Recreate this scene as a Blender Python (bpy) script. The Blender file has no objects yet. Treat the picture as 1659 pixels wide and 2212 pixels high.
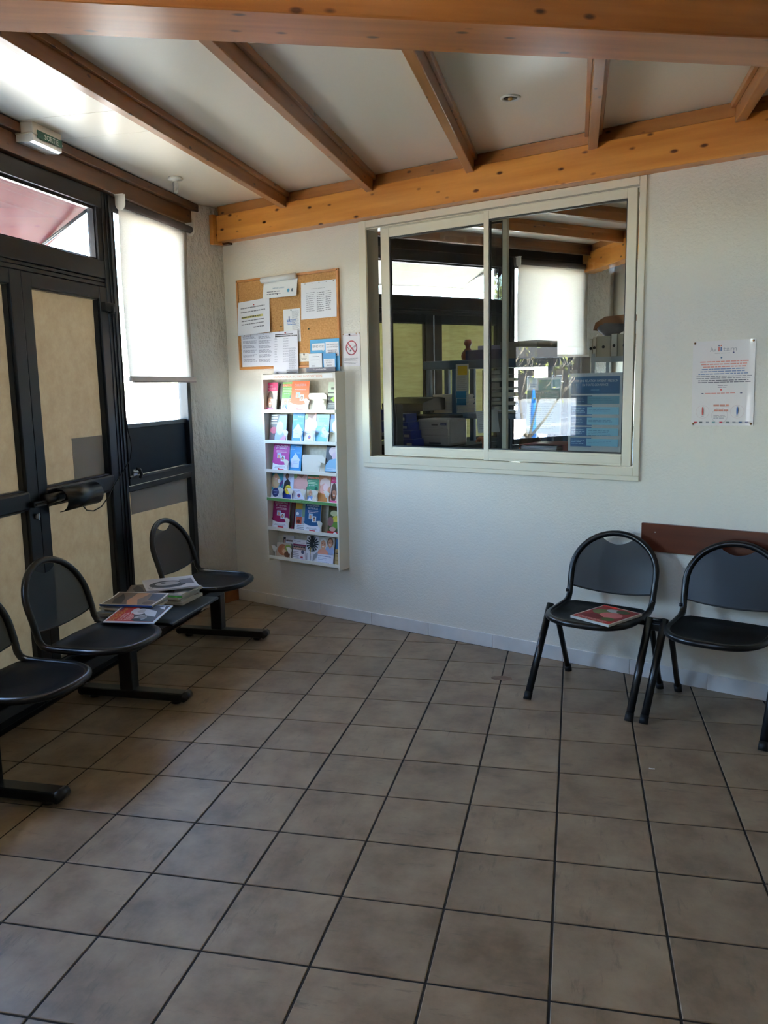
import bpy, bmesh, math, random
from mathutils import Vector, Matrix
random.seed(7)
PI = math.pi
R = math.radians
sc = bpy.context.scene
COL = sc.collection

# ------------------------------------------------------------------ camera
cam_data = bpy.data.cameras.new('camera')
cam_data.sensor_fit = 'HORIZONTAL'
cam_data.sensor_width = 36.0
cam_data.lens = 36.0 * 1796.37 / 1659.0
cam_data.clip_start = 0.05
cam_data.clip_end = 500
cam = bpy.data.objects.new('camera', cam_data)
COL.objects.link(cam)
_yaw, _pitch, _roll = 0.226678548, -0.152664643, -0.0189066274
_f = Vector((-math.sin(_yaw) * math.cos(_pitch), math.cos(_yaw) * math.cos(_pitch), math.sin(_pitch)))
_r = Vector((math.cos(_yaw), math.sin(_yaw), 0))
_u = _r.cross(_f)
_r2 = _r * math.cos(_roll) + _u * math.sin(_roll)
_u2 = -_r * math.sin(_roll) + _u * math.cos(_roll)
CAM = Vector((0.04269, -2.02847, 1.6276))
cam.matrix_world = Matrix(((_r2.x, _u2.x, -_f.x, CAM.x), (_r2.y, _u2.y, -_f.y, CAM.y), (_r2.z, _u2.z, -_f.z, CAM.z), (0, 0, 0, 1)))
sc.camera = cam

# ------------------------------------------------------------------ sky, sun, exposure
SKY_STRENGTH = 6.4
SUN_STRENGTH = 225.0
EXPOSURE = 0.42
world = bpy.data.worlds.new('sky')
sc.world = world
world.use_nodes = True
wn = world.node_tree
bg = wn.nodes['Background']
sky = wn.nodes.new('ShaderNodeTexSky')
sky.sky_type = 'NISHITA'
sky.sun_disc = False
sky.sun_elevation = R(52)
sky.sun_rotation = R(110)
sky.air_density = 1.0
sky.dust_density = 0.8
sky.ozone_density = 2.0
wn.links.new(sky.outputs[0], bg.inputs[0])
bg.inputs[1].default_value = SKY_STRENGTH
sun_d = bpy.data.lights.new('sun', 'SUN')
sun_d.energy = SUN_STRENGTH
sun_d.color = (1.0, 0.95, 0.87)
sun_d.angle = R(0.6)
sun = bpy.data.objects.new('sun', sun_d)
COL.objects.link(sun)
sun.rotation_euler = Vector((0.55, -0.2, 0.85)).to_track_quat('Z', 'Y').to_euler()
sun.location = (6, -2, 9)

sc.view_settings.view_transform = 'Standard'
sc.view_settings.look = 'None'
sc.view_settings.gamma = 1.0
sc.view_settings.use_curve_mapping = False
sc.view_settings.exposure = EXPOSURE
cy = sc.cycles
cy.max_bounces = 10
cy.diffuse_bounces = 6
cy.glossy_bounces = 5
cy.transmission_bounces = 8
cy.transparent_max_bounces = 16
cy.caustics_reflective = False
cy.caustics_refractive = False
cy.sample_clamp_indirect = 8.0
cy.use_denoising = True

def portal(x, y, z, w, h, rz):
    """light portal in a window opening: only guides the sampling of the sky, gives no light of its own"""
    l = bpy.data.lights.new('window_portal', 'AREA')
    l.shape = 'RECTANGLE'
    l.size, l.size_y = w, h
    l.cycles.is_portal = True
    o = bpy.data.objects.new('window_portal', l)
    COL.objects.link(o)
    o.location = (x, y, z)
    # area light shines along its local -Z: turn -Z to point into the room
    o.rotation_euler = (R(90), 0, rz)

# ------------------------------------------------------------------ colour and material helpers
def lin(c):
    return tuple(((v / 255.0) / 12.92 if v / 255.0 <= 0.04045 else ((v / 255.0 + 0.055) / 1.055) ** 2.4) for v in c)

_mats = {}
def nmat(name):
    m = bpy.data.materials.new(name)
    m.use_nodes = True
    nt = m.node_tree
    return m, nt, nt.nodes['Principled BSDF']

def pset(b, **k):
    for a, v in k.items():
        a = a.replace('_', ' ')
        for i in b.inputs:
            if i.name.lower() == a.lower():
                i.default_value = v
                break

def paint(rgb, rough=0.5, metal=0.0, spec=0.5, coat=0.0):
    key = ('p', tuple(rgb), rough, metal, spec, coat)
    if key in _mats:
        return _mats[key]
    m, nt, b = nmat('paint')
    pset(b, Base_Color=(*lin(rgb), 1), Roughness=rough, Metallic=metal, Specular_IOR_Level=spec, Coat_Weight=coat)
    _mats[key] = m
    return m

def noise_col(nt, b, c1, c2, scale, detail=4, stretch=(1, 1, 1), bump=0.0, bscale=None, lo=0.35, hi=0.65, coord='Object'):
    tc = nt.nodes.new('ShaderNodeTexCoord')
    mp = nt.nodes.new('ShaderNodeMapping')
    mp.inputs['Scale'].default_value = stretch
    nt.links.new(tc.outputs[coord], mp.inputs[0])
    nz = nt.nodes.new('ShaderNodeTexNoise')
    nz.inputs['Scale'].default_value = scale
    nz.inputs['Detail'].default_value = detail
    nt.links.new(mp.outputs[0], nz.inputs[0])
    rp = nt.nodes.new('ShaderNodeValToRGB')
    rp.color_ramp.elements[0].position = lo
    rp.color_ramp.elements[1].position = hi
    rp.color_ramp.elements[0].color = (*lin(c1), 1)
    rp.color_ramp.elements[1].color = (*lin(c2), 1)
    nt.links.new(nz.outputs[0], rp.inputs[0])
    nt.links.new(rp.outputs[0], b.inputs['Base Color'])
    if bump:
        n2 = nt.nodes.new('ShaderNodeTexNoise')
        n2.inputs['Scale'].default_value = bscale or scale
        n2.inputs['Detail'].default_value = 3
        nt.links.new(tc.outputs[coord], n2.inputs[0])
        bp = nt.nodes.new('ShaderNodeBump')
        bp.inputs['Strength'].default_value = bump
        bp.inputs['Distance'].default_value = 0.01
        nt.links.new(n2.outputs[0], bp.inputs['Height'])
        nt.links.new(bp.outputs[0], b.inputs['Normal'])
    return tc, mp, nz, rp

def noisy(name, c1, c2, scale, rough=0.6, bump=0.0, bscale=None, stretch=(1, 1, 1), spec=0.4, lo=0.35, hi=0.65):
    if name in _mats:
        return _mats[name]
    m, nt, b = nmat(name)
    noise_col(nt, b, c1, c2, scale, stretch=stretch, bump=bump, bscale=bscale, lo=lo, hi=hi)
    pset(b, Roughness=rough, Specular_IOR_Level=spec)
    _mats[name] = m
    return m

def wood(name, c1, c2, knot, rough=0.28, knots=0.085, kscale=8.0):
    """varnished pine: grain runs along the local X axis, dark knots"""
    if name in _mats:
        return _mats[name]
    m, nt, b = nmat(name)
    tc, mp, nz, rp = noise_col(nt, b, c1, c2, 9.0, detail=6, stretch=(0.16, 2.2, 2.2), lo=0.3, hi=0.7)
    info = nt.nodes.new('ShaderNodeObjectInfo')
    off = nt.nodes.new('ShaderNodeVectorMath'); off.operation = 'ADD'
    comb = nt.nodes.new('ShaderNodeMath'); comb.operation = 'MULTIPLY'; comb.inputs[1].default_value = 31.0
    nt.links.new(info.outputs['Random'], comb.inputs[0])
    nt.links.new(tc.outputs['Object'], off.inputs[0]); nt.links.new(comb.outputs[0], off.inputs[1])
    nt.links.new(off.outputs[0], mp.inputs[0])
    m2 = nt.nodes.new('ShaderNodeMapping'); m2.inputs['Scale'].default_value = (0.9, 2.0, 2.0)
    nt.links.new(off.outputs[0], m2.inputs[0])
    vo = nt.nodes.new('ShaderNodeTexVoronoi'); vo.inputs['Scale'].default_value = kscale
    nt.links.new(m2.outputs[0], vo.inputs[0])
    kr = nt.nodes.new('ShaderNodeMapRange')
    kr.inputs['From Min'].default_value = knots; kr.inputs['From Max'].default_value = knots * 2.1
    kr.inputs['To Min'].default_value = 1.0; kr.inputs['To Max'].default_value = 0.0
    nt.links.new(vo.outputs['Distance'], kr.inputs[0])
    mx = nt.nodes.new('ShaderNodeMix'); mx.data_type = 'RGBA'
    mx.inputs[7].default_value = (*lin(knot), 1)
    nt.links.new(kr.outputs[0], mx.inputs[0])
    nt.links.new(rp.outputs[0], mx.inputs[6])
    nt.links.new(mx.outputs[2], b.inputs['Base Color'])
    bp = nt.nodes.new('ShaderNodeBump'); bp.inputs['Strength'].default_value = 0.06
    nt.links.new(nz.outputs[0], bp.inputs['Height']); nt.links.new(bp.outputs[0], b.inputs['Normal'])
    pset(b, Roughness=rough, Specular_IOR_Level=0.5)
    _mats[name] = m
    return m

def plaster(name, rgb, strength, scale, rough=0.55, dist=0.012, stretch=(1, 1, 1)):
    if name in _mats:
        return _mats[name]
    m, nt, b = nmat(name)
    pset(b, Base_Color=(*lin(rgb), 1), Roughness=rough, Specular_IOR_Level=0.35)
    tc = nt.nodes.new('ShaderNodeTexCoord')
    n1 = nt.nodes.new('ShaderNodeTexNoise'); n1.inputs['Scale'].default_value = scale; n1.inputs['Detail'].default_value = 5
    n1.inputs['Roughness'].default_value = 0.6
    mp = nt.nodes.new('ShaderNodeMapping'); mp.inputs['Scale'].default_value = stretch
    nt.links.new(tc.outputs['Object'], mp.inputs[0]); nt.links.new(mp.outputs[0], n1.inputs[0])
    bp = nt.nodes.new('ShaderNodeBump'); bp.inputs['Strength'].default_value = strength; bp.inputs['Distance'].default_value = dist
    nt.links.new(n1.outputs[0], bp.inputs['Height']); nt.links.new(bp.outputs[0], b.inputs['Normal'])
    _mats[name] = m
    return m

def tile_mat():
    m, nt, b = nmat('stone_tile')
    tc = nt.nodes.new('ShaderNodeTexCoord'); info = nt.nodes.new('ShaderNodeObjectInfo')
    mul = nt.nodes.new('ShaderNodeMath'); mul.operation = 'MULTIPLY'; mul.inputs[1].default_value = 57.0
    nt.links.new(info.outputs['Random'], mul.inputs[0])
    add = nt.nodes.new('ShaderNodeVectorMath'); add.operation = 'ADD'
    nt.links.new(tc.outputs['Object'], add.inputs[0]); nt.links.new(mul.outputs[0], add.inputs[1])
    n1 = nt.nodes.new('ShaderNodeTexNoise'); n1.inputs['Scale'].default_value = 5.5; n1.inputs['Detail'].default_value = 7; n1.inputs['Roughness'].default_value = 0.62
    nt.links.new(add.outputs[0], n1.inputs[0])
    r1 = nt.nodes.new('ShaderNodeValToRGB')
    cr = r1.color_ramp
    cr.elements[0].position = 0.32; cr.elements[0].color = (*lin((110, 92, 71)), 1)
    cr.elements[1].position = 0.70; cr.elements[1].color = (*lin((154, 135, 110)), 1)
    e = cr.elements.new(0.5); e.color = (*lin((136, 117, 94)), 1)
    nt.links.new(n1.outputs[0], r1.inputs[0])
    # grey slanted veins
    mp = nt.nodes.new('ShaderNodeMapping'); mp.inputs['Scale'].default_value = (3.2, 13.0, 1); mp.inputs['Rotation'].default_value = (0, 0, R(18))
    nt.links.new(add.outputs[0], mp.inputs[0])
    n2 = nt.nodes.new('ShaderNodeTexNoise'); n2.inputs['Scale'].default_value = 2.1; n2.inputs['Detail'].default_value = 5; n2.inputs['Roughness'].default_value = 0.7
    nt.links.new(mp.outputs[0], n2.inputs[0])
    r2 = nt.nodes.new('ShaderNodeValToRGB')
    r2.color_ramp.elements[0].position = 0.58; r2.color_ramp.elements[0].color = (0, 0, 0, 1)
    r2.color_ramp.elements[1].position = 0.72; r2.color_ramp.elements[1].color = (0.62, 0.62, 0.62, 1)
    nt.links.new(n2.outputs[0], r2.inputs[0])
    mx = nt.nodes.new('ShaderNodeMix'); mx.data_type = 'RGBA'
    mx.inputs[7].default_value = (*lin((88, 79, 66)), 1)
    nt.links.new(r2.outputs[0], mx.inputs[0]); nt.links.new(r1.outputs[0], mx.inputs[6])
    # slight brightness change from tile to tile
    mr = nt.nodes.new('ShaderNodeMapRange'); mr.inputs['To Min'].default_value = 0.90; mr.inputs['To Max'].default_value = 1.06
    nt.links.new(info.outputs['Random'], mr.inputs[0])
    hs = nt.nodes.new('ShaderNodeHueSaturation'); nt.links.new(mr.outputs[0], hs.inputs['Value']); nt.links.new(mx.outputs[2], hs.inputs['Color'])
    nt.links.new(hs.outputs[0], b.inputs['Base Color'])
    rr = nt.nodes.new('ShaderNodeMapRange'); rr.inputs['To Min'].default_value = 0.36; rr.inputs['To Max'].default_value = 0.5
    nt.links.new(n1.outputs[0], rr.inputs[0]); nt.links.new(rr.outputs[0], b.inputs['Roughness'])
    bp = nt.nodes.new('ShaderNodeBump'); bp.inputs['Strength'].default_value = 0.12; bp.inputs['Distance'].default_value = 0.004
    nt.links.new(n1.outputs[0], bp.inputs['Height']); nt.links.new(bp.outputs[0], b.inputs['Normal'])
    pset(b, Specular_IOR_Level=0.5)
    return m

def glass_mat(name, tint=(1, 1, 1), rough=0.0, ior=1.5, dirt=0.0):
    """flat pane: passes light straight through, reflects by Fresnel"""
    if name in _mats:
        return _mats[name]
    m = bpy.data.materials.new(name); m.use_nodes = True
    nt = m.node_tree; nt.nodes.clear()
    out = nt.nodes.new('ShaderNodeOutputMaterial')
    tr = nt.nodes.new('ShaderNodeBsdfTransparent'); tr.inputs[0].default_value = (*tint, 1)
    gl = nt.nodes.new('ShaderNodeBsdfGlossy'); gl.inputs['Roughness'].default_value = rough
    fr = nt.nodes.new('ShaderNodeFresnel'); fr.inputs[0].default_value = ior
    # both faces of the thin pane reflect like the outer face (no bending inside, so no inner total reflection)
    ge = nt.nodes.new('ShaderNodeNewGeometry')
    mr0 = nt.nodes.new('ShaderNodeMapRange'); mr0.inputs['To Min'].default_value = ior; mr0.inputs['To Max'].default_value = 1.0 / ior
    nt.links.new(ge.outputs['Backfacing'], mr0.inputs[0]); nt.links.new(mr0.outputs[0], fr.inputs[0])
    mx = nt.nodes.new('ShaderNodeMixShader')
    nt.links.new(fr.outputs[0], mx.inputs[0]); nt.links.new(tr.outputs[0], mx.inputs[1]); nt.links.new(gl.outputs[0], mx.inputs[2])
    last = mx
    if dirt:
        df = nt.nodes.new('ShaderNodeBsdfTranslucent'); df.inputs[0].default_value = (0.8, 0.8, 0.8, 1)
        tc = nt.nodes.new('ShaderNodeTexCoord')
        nz = nt.nodes.new('ShaderNodeTexNoise'); nz.inputs['Scale'].default_value = 7; nz.inputs['Detail'].default_value = 6
        nt.links.new(tc.outputs['Object'], nz.inputs[0])
        mr = nt.nodes.new('ShaderNodeMapRange'); mr.inputs['From Min'].default_value = 0.35; mr.inputs['From Max'].default_value = 0.75
        mr.inputs['To Max'].default_value = dirt
        nt.links.new(nz.outputs[0], mr.inputs[0])
        m2 = nt.nodes.new('ShaderNodeMixShader')
        nt.links.new(mr.outputs[0], m2.inputs[0]); nt.links.new(mx.outputs[0], m2.inputs[1]); nt.links.new(df.outputs[0], m2.inputs[2])
        last = m2
    nt.links.new(last.outputs[0], out.inputs[0])
    _mats[name] = m
    return m

def sheet_mat(name, c1, c2, scale, stretch, trans, diff, gloss=0.03):
    """thin light-passing sheet (film, blind cloth): translucent + diffuse"""
    if name in _mats:
        return _mats[name]
    m = bpy.data.materials.new(name); m.use_nodes = True
    nt = m.node_tree; nt.nodes.clear()
    out = nt.nodes.new('ShaderNodeOutputMaterial')
    tc = nt.nodes.new('ShaderNodeTexCoord'); mp = nt.nodes.new('ShaderNodeMapping'); mp.inputs['Scale'].default_value = stretch
    nt.links.new(tc.outputs['Object'], mp.inputs[0])
    nz = nt.nodes.new('ShaderNodeTexNoise'); nz.inputs['Scale'].default_value = scale; nz.inputs['Detail'].default_value = 6; nz.inputs['Roughness'].default_value = 0.65
    nt.links.new(mp.outputs[0], nz.inputs[0])
    rp = nt.nodes.new('ShaderNodeValToRGB'); rp.color_ramp.elements[0].position = 0.3; rp.color_ramp.elements[1].position = 0.7
    rp.color_ramp.elements[0].color = (*lin(c1), 1); rp.color_ramp.elements[1].color = (*lin(c2), 1)
    nt.links.new(nz.outputs[0], rp.inputs[0])
    def scaled(f):
        v = nt.nodes.new('ShaderNodeVectorMath'); v.operation = 'SCALE'; v.inputs['Scale'].default_value = f
        nt.links.new(rp.outputs[0], v.inputs[0]); return v.outputs[0]
    t = nt.nodes.new('ShaderNodeBsdfTranslucent'); nt.links.new(scaled(trans), t.inputs[0])
    d = nt.nodes.new('ShaderNodeBsdfDiffuse'); nt.links.new(scaled(diff), d.inputs[0])
    a = nt.nodes.new('ShaderNodeAddShader'); nt.links.new(t.outputs[0], a.inputs[0]); nt.links.new(d.outputs[0], a.inputs[1])
    g = nt.nodes.new('ShaderNodeBsdfGlossy'); g.inputs['Roughness'].default_value = 0.35
    mx = nt.nodes.new('ShaderNodeMixShader'); mx.inputs[0].default_value = gloss
    nt.links.new(a.outputs[0], mx.inputs[1]); nt.links.new(g.outputs[0], mx.inputs[2])
    nt.links.new(mx.outputs[0], out.inputs[0])
    _mats[name] = m
    return m

def mesh_metal(name, rgb, open_frac, rough, spec=0.3):
    """black enamelled sheet, finely punched: lets a little light through"""
    if name in _mats:
        return _mats[name]
    m, nt, b = nmat(name)
    pset(b, Base_Color=(*lin(rgb), 1), Roughness=rough, Specular_IOR_Level=spec)
    tr = nt.nodes.new('ShaderNodeBsdfTransparent')
    mx = nt.nodes.new('ShaderNodeMixShader'); mx.inputs[0].default_value = open_frac
    nt.links.new(b.outputs[0], mx.inputs[1]); nt.links.new(tr.outputs[0], mx.inputs[2])
    nt.links.new(mx.outputs[0], nt.nodes['Material Output'].inputs[0])
    _mats[name] = m
    return m

# ------------------------------------------------------------------ mesh builder
class MB:
    def __init__(self):
        self.v = []; self.f = []; self.mi = []; self.mats = []; self.sm = []
    def mat(self, m):
        if m not in self.mats:
            self.mats.append(m)
        return self.mats.index(m)
    def add(self, vs, fs, m, smooth=False, M=None):
        k = len(self.v); i = self.mat(m)
        for p in vs:
            p = Vector(p)
            self.v.append(M @ p if M is not None else p)
        for f in fs:
            self.f.append([a + k for a in f]); self.mi.append(i); self.sm.append(smooth)
        return self
    def box(self, x0, y0, z0, x1, y1, z1, m, M=None, bev=0.0):
        if bev > 0:
            bm = bmesh.new()
            bmesh.ops.create_cube(bm, size=1)
            for v in bm.verts:
                v.co = Vector(((x0 + x1) / 2 + v.co.x * (x1 - x0), (y0 + y1) / 2 + v.co.y * (y1 - y0), (z0 + z1) / 2 + v.co.z * (z1 - z0)))
            b = min(bev, abs(x1 - x0) * .45, abs(y1 - y0) * .45, abs(z1 - z0) * .45)
            bmesh.ops.bevel(bm, geom=bm.edges[:], offset=b, segments=2, affect='EDGES', profile=0.5)
            bm.verts.index_update()
            self.add([v.co.copy() for v in bm.verts], [[v.index for v in f.verts] for f in bm.faces], m, False, M)
            bm.free(); return self
        vs = [(x0, y0, z0), (x1, y0, z0), (x1, y1, z0), (x0, y1, z0), (x0, y0, z1), (x1, y0, z1), (x1, y1, z1), (x0, y1, z1)]
        fs = [(0, 3, 2, 1), (4, 5, 6, 7), (0, 1, 5, 4), (1, 2, 6, 5), (2, 3, 7, 6), (3, 0, 4, 7)]
        return self.add(vs, fs, m, False, M)
    def tube(self, pts, r, m, seg=10, closed=False, M=None, cap=True, flat=1.0):
        pts = [Vector(p) for p in pts]; n = len(pts)
        rad = r if isinstance(r, (list, tuple)) else [r] * n
        vs = []; prev = None
        for i, p in enumerate(pts):
            if closed:
                t = pts[(i + 1) % n] - pts[i - 1]
            else:
                t = pts[min(i + 1, n - 1)] - pts[max(i - 1, 0)]
            t.normalize()
            if prev is None:
                a = Vector((0, 0, 1)) if abs(t.z) < 0.9 else Vector((1, 0, 0))
                u = t.cross(a).normalized()
            else:
                u = (prev - t * prev.dot(t)).normalized()
            prev = u; w = t.cross(u)
            for k in range(seg):
                a = 2 * PI * k / seg
                vs.append(p + u * (math.cos(a) * rad[i]) + w * (math.sin(a) * rad[i] * flat))
        fs = []
        for i in range(n if closed else n - 1):
            j = (i + 1) % n
            for k in range(seg):
                l = (k + 1) % seg
                fs.append((i * seg + k, i * seg + l, j * seg + l, j * seg + k))
        if cap and not closed:
            fs.append(tuple(range(seg))[::-1]); fs.append(tuple((n - 1) * seg + k for k in range(seg)))
        return self.add(vs, fs, m, True, M)
    def lathe(self, prof, m, seg=20, M=None, smooth=True):
        vs = []; fs = []
        for (r, z) in prof:
            for k in range(seg):
                a = 2 * PI * k / seg
                vs.append((r * math.cos(a), r * math.sin(a), z))
        for i in range(len(prof) - 1):
            for k in range(seg):
                l = (k + 1) % seg
                fs.append((i * seg + k, i * seg + l, (i + 1) * seg + l, (i + 1) * seg + k))
        fs.append(tuple(range(seg))[::-1]); fs.append(tuple((len(prof) - 1) * seg + k for k in range(seg)))
        return self.add(vs, fs, m, smooth, M)
    def prism(self, poly, h0, h1, m, axis='y', M=None):
        """polygon in (x,z) extruded along y, or in (x,y) extruded along z"""
        n = len(poly)
        if axis == 'y':
            vs = [(a, h0, b) for a, b in poly] + [(a, h1, b) for a, b in poly]
        elif axis == 'x':
            vs = [(h0, a, b) for a, b in poly] + [(h1, a, b) for a, b in poly]
        else:
            vs = [(a, b, h0) for a, b in poly] + [(a, b, h1) for a, b in poly]
        fs = [tuple(range(n))[::-1], tuple(range(n, 2 * n))]
        fs += [(i, (i + 1) % n, n + (i + 1) % n, n + i) for i in range(n)]
        return self.add(vs, fs, m, False, M)
    def mesh(self, name):
        me = bpy.data.meshes.new(name)
        me.from_pydata([tuple(p) for p in self.v], [], self.f)
        for m in self.mats:
            me.materials.append(m)
        me.polygons.foreach_set('material_index', self.mi)
        me.polygons.foreach_set('use_smooth', self.sm)
        bm = bmesh.new(); bm.from_mesh(me)
        bmesh.ops.recalc_face_normals(bm, faces=bm.faces[:])
        bm.to_mesh(me); bm.free()
        me.update()
        return me
    def build(self, name, parent=None, loc=(0, 0, 0), rot=(0, 0, 0)):
        return link(bpy.data.objects.new(name, self.mesh(name)), parent, loc, rot)

def link(o, parent=None, loc=(0, 0, 0), rot=(0, 0, 0)):
    COL.objects.link(o)
    if parent is not None:
        o.parent = parent
    o.location = loc; o.rotation_euler = rot
    return o

def empty(name, loc=(0, 0, 0), rz=0.0, rot=None, parent=None):
    o = bpy.data.objects.new(name, None)
    o.empty_display_size = 0.1
    return link(o, parent, loc, rot or (0, 0, rz))

def tag(o, label, cat, group=None):
    o['label'] = label; o['category'] = cat
    if group:
        o['group'] = group
    return o

def structure(o):
    o['kind'] = 'structure'
    return o

def box_obj(name, dims, m, parent=None, loc=(0, 0, 0), rot=(0, 0, 0), bev=0.0):
    return MB().box(*dims, m, bev=bev).build(name, parent, loc, rot)

def copy_tree(o, parent=None):
    c = o.copy(); COL.objects.link(c); c.parent = parent
    for ch in list(o.children):
        copy_tree(ch, c)
    return c

_tcache = {}
def text_geo(s, bold=False):
    """glyph outlines of the built-in font as (verts, faces, width) at size 1"""
    if s in _tcache:
        return _tcache[s]
    cu = bpy.data.curves.new('lettering', 'FONT')
    cu.body = s; cu.size = 1.0; cu.resolution_u = 2; cu.fill_mode = 'FRONT'
    o = bpy.data.objects.new('lettering', cu)
    COL.objects.link(o)
    dg = bpy.context.evaluated_depsgraph_get()
    ev = o.evaluated_get(dg); me = ev.to_mesh()
    vs = [v.co.copy() for v in me.vertices]; fs = [tuple(p.vertices) for p in me.polygons]
    ev.to_mesh_clear()
    bpy.data.objects.remove(o); bpy.data.curves.remove(cu)
    w = max([v.x for v in vs] or [0]); x0 = min([v.x for v in vs] or [0])
    _tcache[s] = (vs, fs, x0, w)
    return _tcache[s]

class Sheet(MB):
    """a printed sheet: local x right, z up, print on the -y face; unit coordinates 0..1"""
    def __init__(self, w, h, th, base, mat=None):
        super().__init__()
        self.w, self.h, self.th = w, h, th
        self.lay = 0
        self.bend = None
        self.box(0, 0, 0, w, th, h, mat or paint(base, 0.45))
    def _y(self):
        self.lay += 1
        return -0.00025 * self.lay
    def rect(self, x0, z0, x1, z1, c, rough=0.45):
        y = self._y()
        return self.add([(x0 * self.w, y, z0 * self.h), (x1 * self.w, y, z0 * self.h), (x1 * self.w, y, z1 * self.h), (x0 * self.w, y, z1 * self.h)], [(0, 1, 2, 3)], paint(c, rough))
    def poly(self, pts, c):
        y = self._y()
        return self.add([(a * self.w, y, b * self.h) for a, b in pts], [tuple(range(len(pts)))], paint(c, 0.45))
    def oval(self, cx, cz, rx, rz, c, n=18, a0=0, a1=360):
        pts = [(cx + rx * math.cos(R(a0 + (a1 - a0) * k / n)), cz + rz * math.sin(R(a0 + (a1 - a0) * k / n))) for k in range(n if a1 - a0 == 360 else n + 1)]
        return self.poly(pts, c)
    def ring(self, cx, cz, rx, t, c, n=28):
        y = self._y(); vs = []; fs = []
        rz = rx * self.w / self.h; tz = t * self.w / self.h
        for k in range(n):
            a = 2 * PI * k / n
            vs += [((cx + rx * math.cos(a)) * self.w, y, (cz + rz * math.sin(a)) * self.h), ((cx + (rx - t) * math.cos(a)) * self.w, y, (cz + (rz - tz) * math.sin(a)) * self.h)]
        for k in range(n):
            l = (k + 1) % n
            fs.append((2 * k, 2 * l, 2 * l + 1, 2 * k + 1))
        return self.add(vs, fs, paint(c, 0.45))
    def rows(self, x0, x1, ztop, n, dz, c, th=0.35, jag=0.25, seed=1, centre=False):
        """lines of print too small to read, as broken dashes"""
        rnd = random.Random(seed)
        y = self._y(); vs = []; fs = []
        for k in range(n):
            z1 = ztop - k * dz; z0 = z1 - dz * th
            e = x1 - (x1 - x0) * jag * rnd.random()
            a = x0
            if centre:
                a = x0 + (x1 - e) / 2; e = e + (a - x0)
                a, e = x0 + (x1 - x0 - (e - a)) / 2, x1 - (x1 - x0 - (e - a)) / 2
            while a < e - 0.01:
                b = min(e, a + (0.03 + 0.07 * rnd.random()))
                i = len(vs)
                vs += [(a * self.w, y, z0 * self.h), (b * self.w, y, z0 * self.h), (b * self.w, y, z1 * self.h), (a * self.w, y, z1 * self.h)]
                fs.append((i, i + 1, i + 2, i + 3))
                a = b + 0.012
        return self.add(vs, fs, paint(c, 0.5))
    def text(self, s, x, z, size, c, align='l', width=None):
        """size = cap height as a share of the sheet's height; width squeezes the line to a share of the sheet's width"""
        vs, fs, x0, w = text_geo(s)
        k = size * self.h / 0.7
        kx = k
        if width:
            kx = width * self.w / max(w - x0, 1e-6)
        wid = (w - x0) * kx / self.w
        ox = x - (wid / 2 if align == 'c' else wid if align == 'r' else 0)
        y = self._y()
        return self.add([(ox * self.w + (v.x - x0) * kx, y, z * self.h + v.y * k) for v in vs], fs, paint(c, 0.45))
    def face(self, cx, cz, r, skin, hair, top=None, smile=True):
        q = self.w / self.h
        if top:
            self.oval(cx, cz - 2.3 * r * q, 1.7 * r, 1.25 * r * q, top)
        self.oval(cx, cz + 0.15 * r * q, 1.12 * r, 1.35 * r * q, hair)
        self.rect(cx - 0.35 * r, cz - 1.5 * r * q, cx + 0.35 * r, cz - 0.6 * r * q, skin)
        self.oval(cx, cz - 0.1 * r * q, 0.85 * r, 1.12 * r * q, skin)
        if smile:
            self.oval(cx, cz - 0.55 * r * q, 0.4 * r, 0.17 * r * q, (245, 240, 235), n=10)
            for s in (-1, 1):
                self.oval(cx + s * 0.35 * r, cz + 0.12 * r * q, 0.13 * r, 0.08 * r * q, (60, 40, 35), n=8)

# ------------------------------------------------------------------ shared materials
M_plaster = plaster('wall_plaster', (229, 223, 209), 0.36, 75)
M_plaster_dim = plaster('wall_plaster_beige', (146, 136, 120), 0.3, 75)  # unseen walls, toned down to keep bounce light off the front beam
M_column = plaster('rough_plaster', (226, 222, 212), 1.0, 26, dist=0.06, stretch=(1, 1, 0.55))
M_white = paint((232, 228, 218), 0.4)
M_alu = paint((16, 20, 27), 0.36, spec=0.35)
M_alu2 = paint((22, 27, 34), 0.34, spec=0.4)
M_black = paint((9, 10, 13), 0.28, spec=0.5)
M_rubber = paint((10, 10, 11), 0.6)
M_seat = mesh_metal('seat_mesh_metal', (8, 9, 12), 0.02, 0.42, 0.14)
M_back = mesh_metal('back_mesh_metal', (10, 12, 15), 0.07, 0.30)
M_cream = paint((228, 220, 198), 0.3)
M_beam = wood('pine_beam', (176, 110, 46), (206, 142, 68), (72, 30, 12))
M_rafter = wood('pine_rafter', (134, 86, 44), (164, 112, 62), (66, 34, 18), knots=0.07)
M_wallplate = wood('pine_wall_plate', (84, 54, 32), (110, 72, 44), (44, 24, 14), knots=0.06)
M_rail = wood('mahogany_rail', (74, 34, 20), (102, 50, 30), (50, 22, 14), knots=0.01)
M_glass = glass_mat('clear_glass', (0.93, 0.96, 0.95))
M_glass_out = glass_mat('dusty_glass', (0.95, 0.97, 0.97), dirt=0.02)
M_film = sheet_mat('tan_window_film', (174, 160, 138), (192, 180, 158), 16, (1, 1, 1), 0.205, 0.36)
M_film2 = sheet_mat('straw_window_film', (172, 168, 126), (200, 198, 158), 14, (0.5, 1, 3), 0.20, 0.34)
M_blind = sheet_mat('blind_cloth', (222, 214, 202), (238, 232, 222), 60, (1, 1, 6), 0.49, 0.4)
M_steel = paint((190, 192, 195), 0.3, metal=0.9)
M_ceiling = paint((226, 216, 198), 0.29, spec=0.5)
M_grout = noisy('dark_grout', (34, 30, 28), (48, 43, 39), 30, rough=0.9)
M_tile = tile_mat()
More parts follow.
